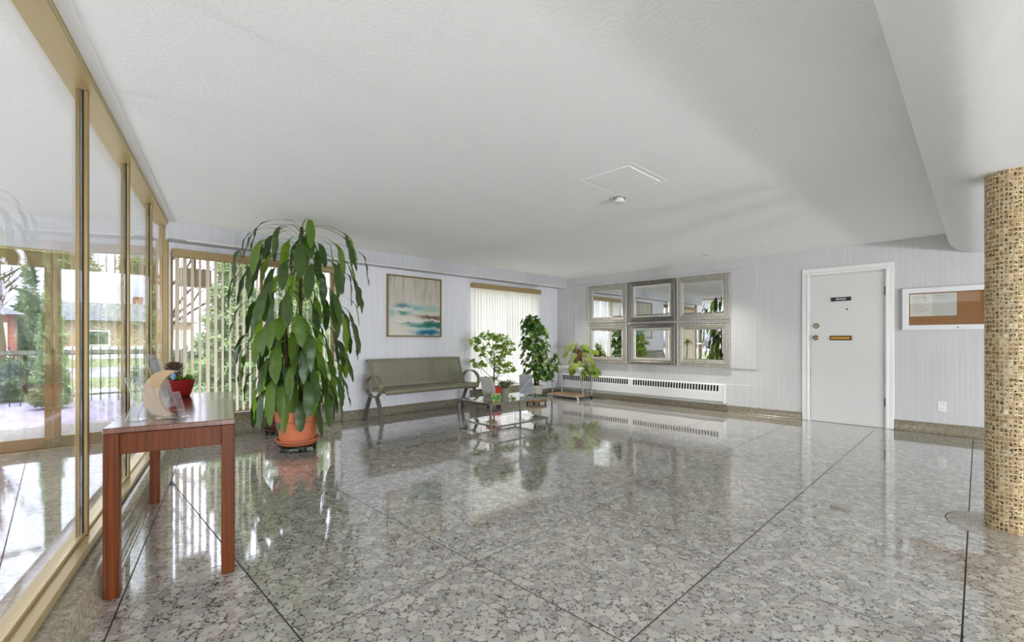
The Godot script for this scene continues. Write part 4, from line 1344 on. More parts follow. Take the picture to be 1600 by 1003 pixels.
	for i in 70:
		var e := float(i) / 70.0
		var b := TAU * i * 0.382
		var rad := 0.010 + 0.030 * sin(PI * clampf(e * 0.9 + 0.08, 0, 1))
		var y := e * 0.085
		var d := Vector3(cos(b), 0.45 + e * 0.5, sin(b)).normalized()
		var q := Vector3(cos(b) * 0.006, y, sin(b) * 0.006)
		pc.leaf([q, q + d * rad * 0.7, q + d * rad * 1.15], [0.007, 0.017, 0.010], Vector3.UP, -0.3)
	var cone := whole("pine_cone", pc, mat(Color(0.40, 0.32, 0.27), 0.7), "brown pine cone standing among the succulents in the red planter", "pine cone")
	cone.position = Vector3(0.565, top + 0.112, -3.795)
	cone.scale = Vector3.ONE * 1.35

func bent_sheet(w: float) -> MB:
	var m := MB.new()
	for q in [[Vector2(-0.035, 0.0), Vector2(0.0, 0.095)], [Vector2(0.0, 0.095), Vector2(-0.042, 0.205)], [Vector2(-0.035, 0.002), Vector2(0.03, 0.002)]]:
		var a: Vector2 = q[0]
		var b: Vector2 = q[1]
		var d := b - a
		m.box(Vector3((a.x + b.x) / 2, (a.y + b.y) / 2, 0), Vector3(0.004, d.length(), w), 0.0005, Basis(Vector3(0, 0, 1), atan2(-d.x, d.y)))
	m.box(Vector3(0.042, 0.115, 0), Vector3(0.004, 0.20, w), 0.0005, Basis(Vector3(0, 0, 1), 0.42))
	return m

func bent_edges(w: float) -> MB:
	var m := MB.new()
	for z in [-w / 2 - 0.001, w / 2 + 0.001]:
		m.tube([Vector3(-0.035, 0.002, z), Vector3(0.0, 0.095, z), Vector3(-0.042, 0.205, z)], 0.0022, 5)
	m.tube([Vector3(-0.042, 0.205, -w / 2), Vector3(-0.042, 0.205, w / 2)], 0.002, 5)
	return m

# ---------------------------------------------------------------- perforated metal bench
func perforated(w: float, h: float, pitch: float) -> MB:
	# a sheet in local xy with round holes, plain borders and two plain bands
	var m := MB.new()
	var nx := int(w / pitch)
	var ny := int(h / pitch)
	var dx := w / nx
	var dy := h / ny
	var r := pitch * 0.30
	for i in nx:
		var solid := i < 3 or i >= nx - 3 or absi(i - nx / 3) < 2 or absi(i - 2 * nx / 3) < 2
		if solid:
			m.face([Vector3(i * dx, 0, 0), Vector3((i + 1) * dx, 0, 0), Vector3((i + 1) * dx, h, 0), Vector3(i * dx, h, 0)], Vector3(0, 0, 1))
			continue
		for j in ny:
			var c := Vector3((i + 0.5) * dx, (j + 0.5) * dy, 0)
			if j < 2 or j >= ny - 2:
				m.face([c + Vector3(-dx / 2, -dy / 2, 0), c + Vector3(dx / 2, -dy / 2, 0), c + Vector3(dx / 2, dy / 2, 0), c + Vector3(-dx / 2, dy / 2, 0)], Vector3(0, 0, 1))
				continue
			var first := m.v.size()
			for k in 8:
				var a := TAU * (k + 0.5) / 8 
				var o := Vector3(cos(a), sin(a), 0)
				var e := Vector3(signf(o.x) * (dx / 2 if absf(o.x) > absf(o.y) else dx / 2), 0, 0)
				var q := Vector3(clampf(o.x * 1.9, -1, 1) * dx / 2, clampf(o.y * 1.9, -1, 1) * dy / 2, 0)
				if absf(o.x) > absf(o.y): q.x = signf(o.x) * dx / 2
				else: q.y = signf(o.y) * dy / 2
				m.vert(c + o * r, Vector3(0, 0, 1))
				m.vert(c + q, Vector3(0, 0, 1))
			for k in 8:
				var k2 := (k + 1) % 8
				m.tri(first + 2 * k, first + 2 * k2, first + 2 * k2 + 1)
				m.tri(first + 2 * k, first + 2 * k2 + 1, first + 2 * k + 1)
			# the cell's corners
			for s in [[0, 0], [2, 1], [4, 2], [6, 3]]:
				var k: int = s[0]
				var a: Vector3 = m.v[first + 2 * k + 1]
				var b: Vector3 = m.v[first + 2 * ((k + 1) % 8) + 1]
				var corner := c + Vector3(dx / 2 * (1 if s[1] in [0, 3] else -1), dy / 2 * (1 if s[1] in [0, 1] else -1), 0)
				if corner.distance_to(a) > 1e-5 and corner.distance_to(b) > 1e-5:
					m.face([a, corner, b], Vector3(0, 0, 1))
	return m

func sheet_strip(m: MB, prof: Array, x0: float, x1: float) -> void:
	# a bent sheet edge: profile points are (z, y), drawn from x0 to x1
	for i in prof.size() - 1:
		var a: Vector2 = prof[i]
		var b: Vector2 = prof[i + 1]
		var n0 := Vector2(-(b.y - a.y), b.x - a.x).normalized()
		var k := []
		var na := n0
		var nb := n0
		if i > 0: na = (n0 + Vector2(-(a.y - prof[i - 1].y), a.x - prof[i - 1].x).normalized()).normalized()
		if i < prof.size() - 2: nb = (n0 + Vector2(-(prof[i + 2].y - b.y), prof[i + 2].x - b.x).normalized()).normalized()
		k = [m.vert(Vector3(x0, a.y, a.x), Vector3(0, na.y, na.x)), m.vert(Vector3(x1, a.y, a.x), Vector3(0, na.y, na.x)), m.vert(Vector3(x1, b.y, b.x), Vector3(0, nb.y, nb.x)), m.vert(Vector3(x0, b.y, b.x), Vector3(0, nb.y, nb.x))]
		m.tri(k[0], k[1], k[2]); m.tri(k[0], k[2], k[3])

func build_bench() -> void:
	var t := thing("bench", "olive grey perforated metal bench with round arm loops under the painting", "bench", Vector3(3.965, 0, 0))
	var hw := 0.82
	# seat panel
	var seat := perforated(hw * 2, 0.34, 0.0165)
	var st := part(t, "seat", seat, M.bench)
	st.transform = Transform3D(Basis(Vector3(1, 0, 0), -PI / 2 - 0.03 + 0.0) , Vector3(-hw, 0.455, -5.615))
	var lip := MB.new()
	sheet_strip(lip, [Vector2(-5.955, 0.446), Vector2(-5.975, 0.448), Vector2(-5.99, 0.458)], -hw, hw)
	var fr := []
	for k in 9:
		var a := deg_to_rad(90.0 - 22.5 * k)
		fr.append(Vector2(-5.615 + 0.038 * cos(a), 0.418 + 0.038 * sin(a)))
	sheet_strip(lip, fr, -hw, hw)
	part(t, "rolled_front_edge", lip, M.bench)
	# backrest
	var tilt := 0.31
	var back := perforated(hw * 2 - 0.03, 0.385, 0.0165)
	var bk := part(t, "backrest", back, M.bench)
	bk.transform = Transform3D(Basis(Vector3(1, 0, 0), -tilt), Vector3(-hw + 0.015, 0.465, -5.965))
	var top := MB.new()
	var p0 := Vector2(-5.965 - sin(tilt) * 0.385, 0.465 + cos(tilt) * 0.385)
	var pr := []
	for k in 9:
		var a := tilt + PI * k / 8.0
		pr.append(p0 + Vector2(-0.026 * cos(tilt), -0.026 * sin(tilt)) + 0.026 * Vector2(cos(a), sin(a)))
	pr.reverse()
	sheet_strip(top, pr, -hw + 0.005, hw - 0.005)
	part(t, "rolled_top_edge", top, M.bench)
	for x in [-hw + 0.012, hw - 0.012]:
		var side := MB.new()
		side.box(Vector3(x, 0.465 + cos(tilt) * 0.20, -5.972 - sin(tilt) * 0.20), Vector3(0.022, 0.41, 0.026), 0.004, Basis(Vector3(1, 0, 0), -tilt))
		part(t, "side_flange", side, M.bench)
	var sup := MB.new()
	for x in [-0.82, 0.0, 0.82]: sup.box(Vector3(x * 0.98, 0.425, -5.79), Vector3(0.035, 0.04, 0.36), 0.004)
	part(t, "seat_support", sup, M.bench)
	for sx in [-1.0, 1.0]:
		var x: float = -0.853 if sx < 0 else 0.868
		var ring := []
		for k in 40:
			var a := TAU * k / 40
			ring.append(Vector3(x, 0.488 + sin(a) * 0.148, -5.855 + cos(a) * 0.205))
		var rm := MB.new()
		rm.bar(ring, Vector3.RIGHT, 0.062, 0.012, true)
		part(t, "arm_loop", rm, M.bench)
		for f in [1.0, -1.0]:
			var leg := []
			for k in 9:
				var e := k / 8.0
				leg.append(Vector3(x, 0.365 - 0.36 * e, -5.88 + f * (0.075 + 0.145 * sin(e * 1.45)) + (0.03 if f > 0 else 0.015)))
			var lm := MB.new()
			lm.bar(leg, Vector3.RIGHT, 0.055, 0.022)
			lm.box(Vector3(x + 0.005 * sx, 0.005, leg[8].z + 0.025 * f * 0.0), Vector3(0.07, 0.01, 0.075), 0.002)
			part(t, "leg", lm, M.bench_leg)

# ---------------------------------------------------------------- glass coffee table and the things on it
func build_coffee_table() -> void:
	var x0 := 3.60
	var x1 := 4.725
	var z0 := -4.61
	var z1 := -3.995
	var h := 0.387
	var t := thing("coffee_table", "low chrome coffee table with glass top and glass lower shelf", "table", Vector3(x0, 0, z1))
	var X := x1 - x0
	var Z := z0 - z1
	var fr := MB.new()
	var s := 0.024
	for z in [-s / 2, Z + s / 2]: fr.box(Vector3(X / 2, h - 0.018, z), Vector3(X, 0.022, s), 0.003)
	for x in [s / 2, X - s / 2]: fr.box(Vector3(x, h - 0.018, Z / 2), Vector3(s, 0.022, -Z - 2 * s), 0.003)
	part(t, "top_frame", fr, M.steel)
	part(t, "top_pane", bc(Vector3(0.004, h - 0.007, -0.004), Vector3(X - 0.004, h, Z + 0.004)), M.table_glass)
	for x in [0, 1]:
		for z in [0, 1]:
			var lx: float = s / 2 if x == 0 else X - s / 2
			var lz: float = -s / 2 if z == 0 else Z + s / 2
			var dx: float = 1.0 if x == 0 else -1.0
			var m := MB.new()
			m.box(Vector3(lx, (h - 0.03) / 2, lz), Vector3(s, h - 0.028, s), 0.003)
			m.box(Vector3(lx + dx * 0.063, 0.012, lz), Vector3(0.102, 0.024, s), 0.003)
			m.box(Vector3(lx + dx * 0.102, 0.058, lz), Vector3(s, 0.07, s), 0.003)
			part(t, "leg", m, M.steel)
	var sh := MB.new()
	for z in [-s / 2, Z + s / 2]: sh.box(Vector3(X / 2, 0.098, z), Vector3(X - 0.204 + s, 0.02, s), 0.003)
	for x in [0.114, X - 0.114]: sh.box(Vector3(x, 0.098, Z / 2), Vector3(s, 0.02, -Z - 2 * s), 0.003)
	part(t, "shelf_frame", sh, M.steel)
	part(t, "shelf_pane", bc(Vector3(0.105, 0.109, -0.004), Vector3(X - 0.105, 0.115, Z + 0.004)), M.table_glass)
	# booklet curling upright
	var bk := thing("booklet", "grey curled booklet standing upright on the left of the coffee table", "booklet", Vector3(3.86, h, -4.36), deg_to_rad(-40))
	for k in 3:
		var m := MB.new()
		var rows := []
		for j in 9:
			var v := j / 8.0
			var row := []
			for i in 5:
				var u := i / 4.0 - 0.5
				var p := Vector3(u * 0.145 - 0.055 * v * v + 0.03 + k * 0.008, 0.275 * v + 0.001, 0.05 * sin(v * 2.6) * (u + 0.6) - 0.02 * k)
				row.append(m.vert(p, Vector3(0.1, 0.1, 1), Vector2(u, v)))
			rows.append(row)
		for j in 8:
			for i in 4:
				m.tri(rows[j][i], rows[j][i + 1], rows[j + 1][i + 1])
				m.tri(rows[j][i], rows[j + 1][i + 1], rows[j + 1][i])
		part(bk, "cover" if k == 0 else "page", m, mat([Color(0.50, 0.49, 0.46), Color(0.72, 0.71, 0.68), Color(0.62, 0.61, 0.58)][k], 0.5))
	# small green patterned box
	var im := Image.create(64, 64, false, Image.FORMAT_RGB8)
	im.fill(Color(0.30, 0.50, 0.16))
	var rr := RandomNumberGenerator.new()
	rr.seed = 3
	for k in 26:
		var c: Color = [Color(0.45, 0.66, 0.22), Color(0.16, 0.34, 0.10), Color(0.72, 0.80, 0.50), Color(0.24, 0.44, 0.26)][rr.randi() % 4]
		var cx := rr.randi() % 64
		var cy := rr.randi() % 64
		for y in range(-7, 8):
			for x in range(-7, 8):
				if absf(x) * 0.9 + absf(y) * 0.6 + absf(x * y) * 0.05 < 5.5:
					im.set_pixel(posmod(cx + x, 64), posmod(cy + y, 64), c)
	var gm := mat(Color(1, 1, 1), 0.25)
	tri_tex(gm, tex(im), Vector3.ONE * 9.0, false)
	var gb := thing("leaf_print_box", "small green leaf patterned box at the front of the coffee table", "box", Vector3(3.815, h, -4.14), deg_to_rad(-42))
	part(gb, "body", bx(Vector3(0, 0.04, 0), Vector3(0.108, 0.08, 0.07), 0.004), gm)
	part(gb, "lid", bx(Vector3(0, 0.084, 0), Vector3(0.112, 0.01, 0.074), 0.003), mat(Color(0.62, 0.70, 0.42), 0.3))
	# grey pot with a trailing plant
	var p := thing("potted_spider_plant", "small drooping plant in a grey pot on the coffee table", "potted plant", Vector3(4.14, h, -4.32))
	var pm := MB.new()
	pm.lathe([Vector2(0, 0), Vector2(0.046, 0), Vector2(0.050, 0.003), Vector2(0.058, 0.10), Vector2(0.062, 0.102), Vector2(0.062, 0.118), Vector2(0.057, 0.118), Vector2(0.055, 0.10), Vector2(0, 0.10)], 32)
	part(p, "pot", pm, mat(Color(0.52, 0.50, 0.43), 0.6))
	for k in 46:
		var a := TAU * k * 0.382
		var m := MB.new()
		var len := rng.randf_range(0.12, 0.24)
		var pa := arch(Vector3(cos(a) * 0.02, 0.105, sin(a) * 0.02), a, rng.randf_range(0.75, 1.5), -rng.randf_range(0.2, 1.2), len, 8, 9.0, 0.8, 0.2)
		var wd := []
		for i in pa.size(): wd.append(0.022 * sin(PI * clampf(0.12 + 0.86 * i / (pa.size() - 1.0), 0, 1)))
		m.leaf(pa, wd, Vector3.UP, 0.4, 0.15, a)
		part(p, "leaf", m, [M.leaf_grey, M.leaf_grey, M.leaf2][k % 3])
	# acrylic stand with a grey leaf photograph
	var br := thing("brochure_stand", "clear stand holding a grey leaf brochure on the right of the coffee table", "stand", Vector3(4.52, h, -4.30), deg_to_rad(-38))
	var iml := Image.create(128, 200, false, Image.FORMAT_RGB8)
	for y in 200:
		for x in 128:
			var u := x / 128.0
			var v := y / 200.0
			var k := 0.50 - 0.13 * v
			var rib := v - 0.42 - 0.5 * (1.0 - u) * (1.0 - u) + 0.22 * u
			k += 0.13 * clampf(1.0 - absf(rib) * 6.0, 0, 1) - 0.16 * clampf(1.0 - absf(rib + 0.10) * 10.0, 0, 1)
			k += 0.05 * sin((u * 1.4 + v * 2.2) * 22.0) * clampf(v * 1.4, 0, 1)
			iml.set_pixel(x, y, Color(k, k, k * 0.98))
	var bm := mat(Color(1, 1, 1), 0.35)
	bm.albedo_texture = tex(iml)
	var f := MB.new()
	f.face([Vector3(-0.09, 0.02, 0.035), Vector3(0.09, 0.02, 0.035), Vector3(0.09, 0.27, -0.03), Vector3(-0.09, 0.27, -0.03)], Vector3(0, 0.2, 1), [Vector2(0, 1), Vector2(1, 1), Vector2(1, 0), Vector2(0, 0)])
	f.face([Vector3(-0.09, 0.02, 0.030), Vector3(0.09, 0.02, 0.030), Vector3(0.09, 0.27, -0.035), Vector3(-0.09, 0.27, -0.035)], Vector3(0, -0.2, -1), [Vector2(0, 1), Vector2(1, 1), Vector2(1, 0), Vector2(0, 0)])
	part(br, "brochure", f, bm)
	var ac := MB.new()
	ac.box(Vector3(0, 0.145, 0.008), Vector3(0.195, 0.27, 0.003), 0, Basis(Vector3(1, 0, 0), -0.254))
	ac.box(Vector3(0, 0.06, 0.046), Vector3(0.195, 0.10, 0.003), 0, Basis(Vector3(1, 0, 0), -0.254))
	ac.box(Vector3(0, 0.004, 0.03), Vector3(0.195, 0.006, 0.11), 0.001)
	part(br, "holder", ac, M.acrylic)

# a path that rises at elevation e0 and bends over to e1
func arch(at: Vector3, az: float, e0: float, e1: float, len: float, n: int, cap := 9.0, bend := 0.65, delay := 0.0) -> Array:
	var p := at
	var out := [p]
	for i in n:
		var t := (i + 0.5) / n
		var k := clampf((t - delay) / bend, 0.0, 1.0)
		k = k * k * (3.0 - 2.0 * k)
		var e := lerpf(e0, e1, k)
		if p.y > cap - 0.03 and e > 0.0: e = 0.0
		p += Vector3(cos(az) * cos(e), sin(e), sin(az) * cos(e)) * len / n
		p.y = minf(p.y, cap)
		out.append(p)
	return out

# ---------------------------------------------------------------- plants
func caddy(called: String, label: String, at: Vector3, r: float, plate: Material, n := 4, a0 := 0.4, group := "") -> void:
	var t := thing(called, label, "plant caddy", at, 0, group)
	var m := MB.new()
	m.lathe([Vector2(0, 0.046), Vector2(r - 0.004, 0.046), Vector2(r, 0.05), Vector2(r, 0.060), Vector2(r - 0.004, 0.064), Vector2(0, 0.064)], 36)
	part(t, "plate", m, plate)
	for k in n:
		var a := a0 + TAU * k / n
		var c := Vector3(cos(a), 0, sin(a)) * (r - 0.025)
		var w := MB.new()
		w.lathe([Vector2(0, -0.013), Vector2(0.014, -0.013), Vector2(0.019, -0.009), Vector2(0.019, 0.009), Vector2(0.014, 0.013), Vector2(0, 0.013)], 18, c + Vector3(0, 0.0195, 0), Basis(Vector3(0, 1, 0), a) * Basis(Vector3(1, 0, 0), PI / 2))
		w.box(c + Vector3(0, 0.04, 0), Vector3(0.022, 0.014, 0.022), 0.003)
		part(t, "caster", w, M.black)

func build_dracaena() -> void:
	var at := Vector3(1.77, 0, -4.925)
	caddy("plant_caddy", "black wheeled plant caddy under the big terracotta pot", at, 0.185, M.black, 5, 0.5, "wheeled plant caddies")
	var t := thing("potted_dracaena", "tall dracaena with long drooping leaves in a terracotta pot, its crown touching the ceiling", "potted plant", at + Vector3(0, 0.065, 0))
	var sc := MB.new()
	sc.lathe([Vector2(0, 0), Vector2(0.165, 0), Vector2(0.175, 0.006), Vector2(0.205, 0.05), Vector2(0.212, 0.052), Vector2(0.212, 0.060), Vector2(0.202, 0.060), Vector2(0.17, 0.014), Vector2(0, 0.012)], 48)
	part(t, "saucer", sc, M.terracotta)
	var pm := MB.new()
	pm.lathe([Vector2(0, 0.014), Vector2(0.155, 0.014), Vector2(0.163, 0.02), Vector2(0.192, 0.235), Vector2(0.204, 0.24), Vector2(0.209, 0.25), Vector2(0.214, 0.325), Vector2(0.217, 0.345), Vector2(0.212, 0.350), Vector2(0.198, 0.348), Vector2(0.192, 0.315), Vector2(0, 0.312)], 56)
	part(t, "pot", pm, M.terracotta)
	var so := MB.new()
	so.lathe([Vector2(0.196, 0.316), Vector2(0.12, 0.326), Vector2(0.0, 0.33)], 28)
	part(t, "soil", so, M.soil)
	var stems := [[Vector3(0.02, 0.32, 0.01), Vector3(0.03, 0.9, 0.0), Vector3(0.02, 1.5, 0.02), Vector3(0.04, 2.23, 0.0)], [Vector3(-0.05, 0.32, -0.03), Vector3(-0.10, 0.8, -0.02), Vector3(-0.11, 1.35, -0.05)], [Vector3(0.06, 0.32, -0.06), Vector3(0.11, 0.7, -0.08), Vector3(0.12, 1.05, -0.09)]]
	for q in stems:
		var sm := MB.new()
		var cv := Curve3D.new()
		for p in q: cv.add_point(p)
		var pts := []
		for k in 13: pts.append(cv.sample_baked(cv.get_baked_length() * k / 12.0))
		sm.tube(pts, 0.017, 9)
		part(t, "stem", sm, M.bark)
	var r := RandomNumberGenerator.new()
	r.seed = 17
	var cap := HC - 0.065 - 0.012
	var n := 0
	var make := func(stem: int, e: float, az: float, len: float, e0: float):
		var cv := Curve3D.new()
		for p in stems[stem]: cv.add_point(p)
		var base: Vector3 = cv.sample_baked(cv.get_baked_length() * e)
		# a thin arching stalk, then a broad blade that hangs from its end
		var pa := arch(base, az, e0, -r.randf_range(0.35, 0.75), len, 9, cap, 1.0, 0.0)
		var lb := r.randf_range(0.30, 0.43)
		var drop := -r.randf_range(1.25, 1.55)
		var az2 := az + r.randf_range(-0.7, 0.7)
		var p: Vector3 = pa[9]
		for i in 14:
			var q := clampf((i + 1) / 6.0, 0.0, 1.0)
			var el := lerpf(-0.55, drop, q * q * (3.0 - 2.0 * q)) + 0.10 * sin(i * 1.3 + az)
			p += Vector3(cos(az2) * cos(el), sin(el), sin(az2) * cos(el)) * lb / 14.0
			p.y = minf(p.y, cap)
			pa.append(p)
		var wd := []
		var wmax := r.randf_range(0.074, 0.106)
		for i in pa.size():
			if i < 9: wd.append(0.012)
			else:
				var q := (i - 8.6) / (pa.size() - 9.6)
				wd.append(maxf(0.012 if q < 0.5 else 0.001, wmax * pow(sin(PI * clampf(pow(q, 1.05), 0.0, 1.0)), 0.6)))
		var m := MB.new()
		m.leaf(pa, wd, Vector3(cos(az) * 0.55, 1.0, sin(az) * 0.55), 0.20, r.randf_range(0.02, 0.10), r.randf() * 6.0)
		part(t, "leaf", m, [M.leaf, M.leaf, M.leaf_b][r.randi() % 3])
	# reach of the crown at each height of the main stem
	for k in 118:
		var e := 0.12 + 0.88 * pow(k / 117.0, 0.8)
		var reach := lerpf(0.42, 0.66, clampf(e * 1.5, 0.0, 1.0)) if e < 0.85 else lerpf(0.66, 0.5, (e - 0.85) / 0.15)
		var out := reach * (0.30 + 0.70 * sqrt(r.randf()))
		make.call(0, e, TAU * k * 0.382 + r.randf_range(-0.3, 0.3), out, r.randf_range(0.2, 0.8) if e < 0.9 else r.randf_range(0.3, 1.0))
	for k in 40:
		make.call(1, 0.12 + 0.88 * k / 39.0, TAU * k * 0.382 + 1.0, r.randf_range(0.16, 0.46), r.randf_range(0.2, 0.8))
	for k in 32:
		make.call(2, 0.12 + 0.88 * k / 31.0, TAU * k * 0.382 + 2.0, r.randf_range(0.14, 0.42), r.randf_range(0.2, 0.8))
	# smaller pot behind it by the window
	var b := Vector3(1.92, 0, -6.0)
	caddy("plant_caddy", "brown wheeled plant caddy by the window behind the big terracotta pot", b, 0.15, M.maroon, 4, 0.7, "wheeled plant caddies")
	var d := thing("potted_palm", "thin stemmed plant in a maroon pot by the window, mostly hidden behind the dracaena", "potted plant", b + Vector3(0, 0.065, 0))
	var mp := MB.new()
	mp.lathe([Vector2(0, 0), Vector2(0.095, 0), Vector2(0.105, 0.006), Vector2(0.138, 0.20), Vector2(0.142, 0.235), Vector2(0.134, 0.235), Vector2(0.128, 0.21), Vector2(0, 0.21)], 36)
	part(d, "pot", mp, M.maroon)
	var ss := MB.new()
	ss.lathe([Vector2(0.13, 0.211), Vector2(0, 0.218)], 20)
	part(d, "soil", ss, M.soil)
	var tr := MB.new()
	tr.tube([Vector3(0, 0.2, 0), Vector3(0.03, 0.5, 0.02), Vector3(0.0, 0.8, 0.04), Vector3(0.02, 1.02, 0.03)], [0.016, 0.013, 0.012, 0.01], 8)
	part(d, "stem", tr, M.bark)
	for k in 34:
		var az := TAU * k * 0.382
		var pa := arch(Vector3(0.02, 0.98 + 0.002 * k, 0.03), az, r.randf_range(0.2, 1.3), -1.0, r.randf_range(0.25, 0.34), 8)
		if pa[8].z < -0.10 or pa[5].z < -0.10: continue
		var wd := []
		for i in pa.size(): wd.append(0.022 * sin(PI * clampf(0.15 + 0.84 * i / 8.0, 0, 1)))
		var m := MB.new()
		m.leaf(pa, wd, Vector3.UP, 0.3)
		part(d, "leaf", m, M.leaf_lime)

func round_leaf(m: MB, at: Vector3, dir: Vector3, up: Vector3, len: float, wid: float, droop := 0.25) -> void:
	var pa := []
	var wd := []
	for i in 6:
		var s := i / 5.0
		pa.append(at + dir * len * s - Vector3.UP * droop * len * s * s)
		wd.append(wid * [0.15, 0.82, 1.0, 0.95, 0.66, 0.05][i])
	m.leaf(pa, wd, up, 0.18)

func build_corner_plants() -> void:
	var r := RandomNumberGenerator.new()
	r.seed = 91
	# light green bushy plant in a red pot
	var a := Vector3(5.235, 0, -5.725)
	caddy("plant_caddy", "black wheeled plant caddy under the red pot by the far window", a, 0.14, M.black, 4, 0.2, "wheeled plant caddies")
	var t := thing("potted_geranium", "light green branching plant in a red pot in front of the white blind", "potted plant", a + Vector3(0, 0.065, 0))
	var pm := MB.new()
	pm.lathe([Vector2(0, 0), Vector2(0.088, 0), Vector2(0.094, 0.005), Vector2(0.118, 0.235), Vector2(0.130, 0.237), Vector2(0.134, 0.285), Vector2(0.126, 0.287), Vector2(0.118, 0.26), Vector2(0, 0.26)], 40)
	part(t, "pot", pm, mat(Color(0.80, 0.12, 0.05), 0.35))
	var ss := MB.new()
	ss.lathe([Vector2(0.12, 0.261), Vector2(0, 0.27)], 20)
	part(t, "soil", ss, M.soil)
	var vl := Vector3(0.711, 0, 0.703)     # across the view
	var vd := Vector3(0.703, 0, -0.711)    # away from the viewer
	# trunk and branches in the plane across the view, with depth
	var tips := [[-0.33, 1.04], [-0.25, 1.10], [-0.12, 1.16], [-0.02, 1.10], [0.06, 1.14], [0.16, 1.10], [0.24, 1.02], [-0.24, 0.93], [0.22, 0.86], [0.12, 0.80], [0.04, 0.72], [0.22, 0.66], [-0.24, 0.66], [0.28, 0.58], [0.14, 0.56], [0.0, 0.96], [-0.12, 0.84], [0.12, 0.98], [0.25, 0.94], [0.10, 0.66], [-0.30, 0.70], [-0.06, 0.42]]
	var tk := MB.new()
	tk.tube([Vector3(0, 0.26, 0), Vector3(0.0, 0.50, 0), Vector3(0, 0.66, 0) + vl * 0.01, Vector3(0, 0.84, 0)], [0.012, 0.010, 0.008, 0.005], 8)
	part(t, "stem", tk, M.bark)
	var made := 0
	for q in tips:
		var tip: Vector3 = vl * q[0] + Vector3.UP * q[1] + vd * r.randf_range(-0.2, 0.05)
		var from := Vector3(0, clampf(q[1] - 0.22 - absf(q[0]) * 0.6, 0.40, 0.80), 0)
		var mid := from.lerp(tip, 0.5) + Vector3(0, -0.02, 0)
		var b := MB.new()
		b.tube([from, mid, tip], [0.005, 0.004, 0.0028], 6)
		part(t, "branch", b, M.stalk)
		for k in 20:
			var d := Vector3(r.randfn(), r.randfn() * 0.6 + 0.15, r.randfn()).normalized()
			var c := tip + d * r.randf_range(0.015, 0.085) + (mid - tip) * r.randf() * 0.22
			var m := MB.new()
			var out := (Vector3(d.x, 0.1, d.z) + Vector3(r.randf_range(-0.4, 0.4), 0, r.randf_range(-0.4, 0.4))).normalized()
			round_leaf(m, c, out, (Vector3.UP + Vector3(r.randfn(), r.randfn() * 0.3, r.randfn()) * 0.7).normalized(), r.randf_range(0.05, 0.085), r.randf_range(0.05, 0.08), 0.4)
			var lm: Material = [M.leaf_light, M.leaf_light, M.leaf_light, M.leaf_b][r.randi() % 4]
			made += 1
			if made <= 300: part(t, "leaf", m, lm)
			else: batch(t, m, lm)
	flush_batches(t)
	# dark schefflera in a white pot on a wooden caddy
	var bpos := Vector3(6.07, 0, -5.52)
	caddy("plant_caddy", "orange wooden wheeled plant caddy under the white pot in the corner", bpos, 0.19, mat(Color(0.62, 0.38, 0.16), 0.5), 4, 0.55, "wheeled plant caddies")
	var s := thing("potted_schefflera", "tall dense dark green plant with cream edged leaves in a white pot in the corner", "potted plant", bpos + Vector3(0, 0.065, 0))
	var wp := MB.new()
	wp.lathe([Vector2(0, 0), Vector2(0.075, 0), Vector2(0.08, 0.005), Vector2(0.102, 0.21), Vector2(0.115, 0.213), Vector2(0.118, 0.262), Vector2(0.110, 0.263), Vector2(0.10, 0.235), Vector2(0, 0.235)], 40)
	part(s, "pot", wp, mat(Color(0.74, 0.73, 0.66), 0.5))
	var s2 := MB.new()
	s2.lathe([Vector2(0.105, 0.236), Vector2(0, 0.245)], 20)
	part(s, "soil", s2, M.soil)
	for k in 5:
		var az := TAU * k / 5.0
		var b := MB.new()
		b.tube([Vector3(cos(az) * 0.03, 0.24, sin(az) * 0.03), Vector3(cos(az) * 0.07, 0.65, sin(az) * 0.07), Vector3(cos(az) * 0.10 - 0.02, 1.05 + 0.06 * k, sin(az) * 0.10)], [0.011, 0.009, 0.004], 7)
		part(s, "stem", b, M.bark)
	# outline of the crown as (height, left, right) across the view
	var outline := [[0.36, -0.10, 0.30], [0.47, -0.24, 0.42], [0.66, -0.30, 0.47], [0.80, -0.37, 0.42], [0.95, -0.34, 0.33], [1.10, -0.29, 0.30], [1.25, -0.29, 0.24], [1.38, -0.30, 0.12], [1.46, -0.20, 0.02]]
	var count := 0
	for k in 190:
		var f := r.randf()
		var y := lerpf(0.37, 1.47, pow(f, 1.15))
		var i := 0
		while i < outline.size() - 2 and outline[i + 1][0] < y: i += 1
		var e := clampf((y - outline[i][0]) / (outline[i + 1][0] - outline[i][0]), 0, 1)
		var lo := lerpf(outline[i][1], outline[i + 1][1], e) + 0.05
		var hi := lerpf(outline[i][2], outline[i + 1][2], e) - 0.05
		var mid := (lo + hi) / 2.0
		var half := (hi - lo) / 2.0
		var an := r.randf() * TAU
		var rr := sqrt(r.randf())
		var c := vl * (mid + cos(an) * rr * half) + vd * (sin(an) * rr * minf(half, 0.24) * 0.9) + Vector3.UP * y
		var outv := (c - Vector3(0, y - 0.1, 0)).normalized()
		var pt := MB.new()
		pt.tube([c, c - outv * 0.10 - Vector3(0, 0.03, 0)], [0.0025, 0.004], 5)
		part(s, "leaf_stalk", pt, M.leaf2)
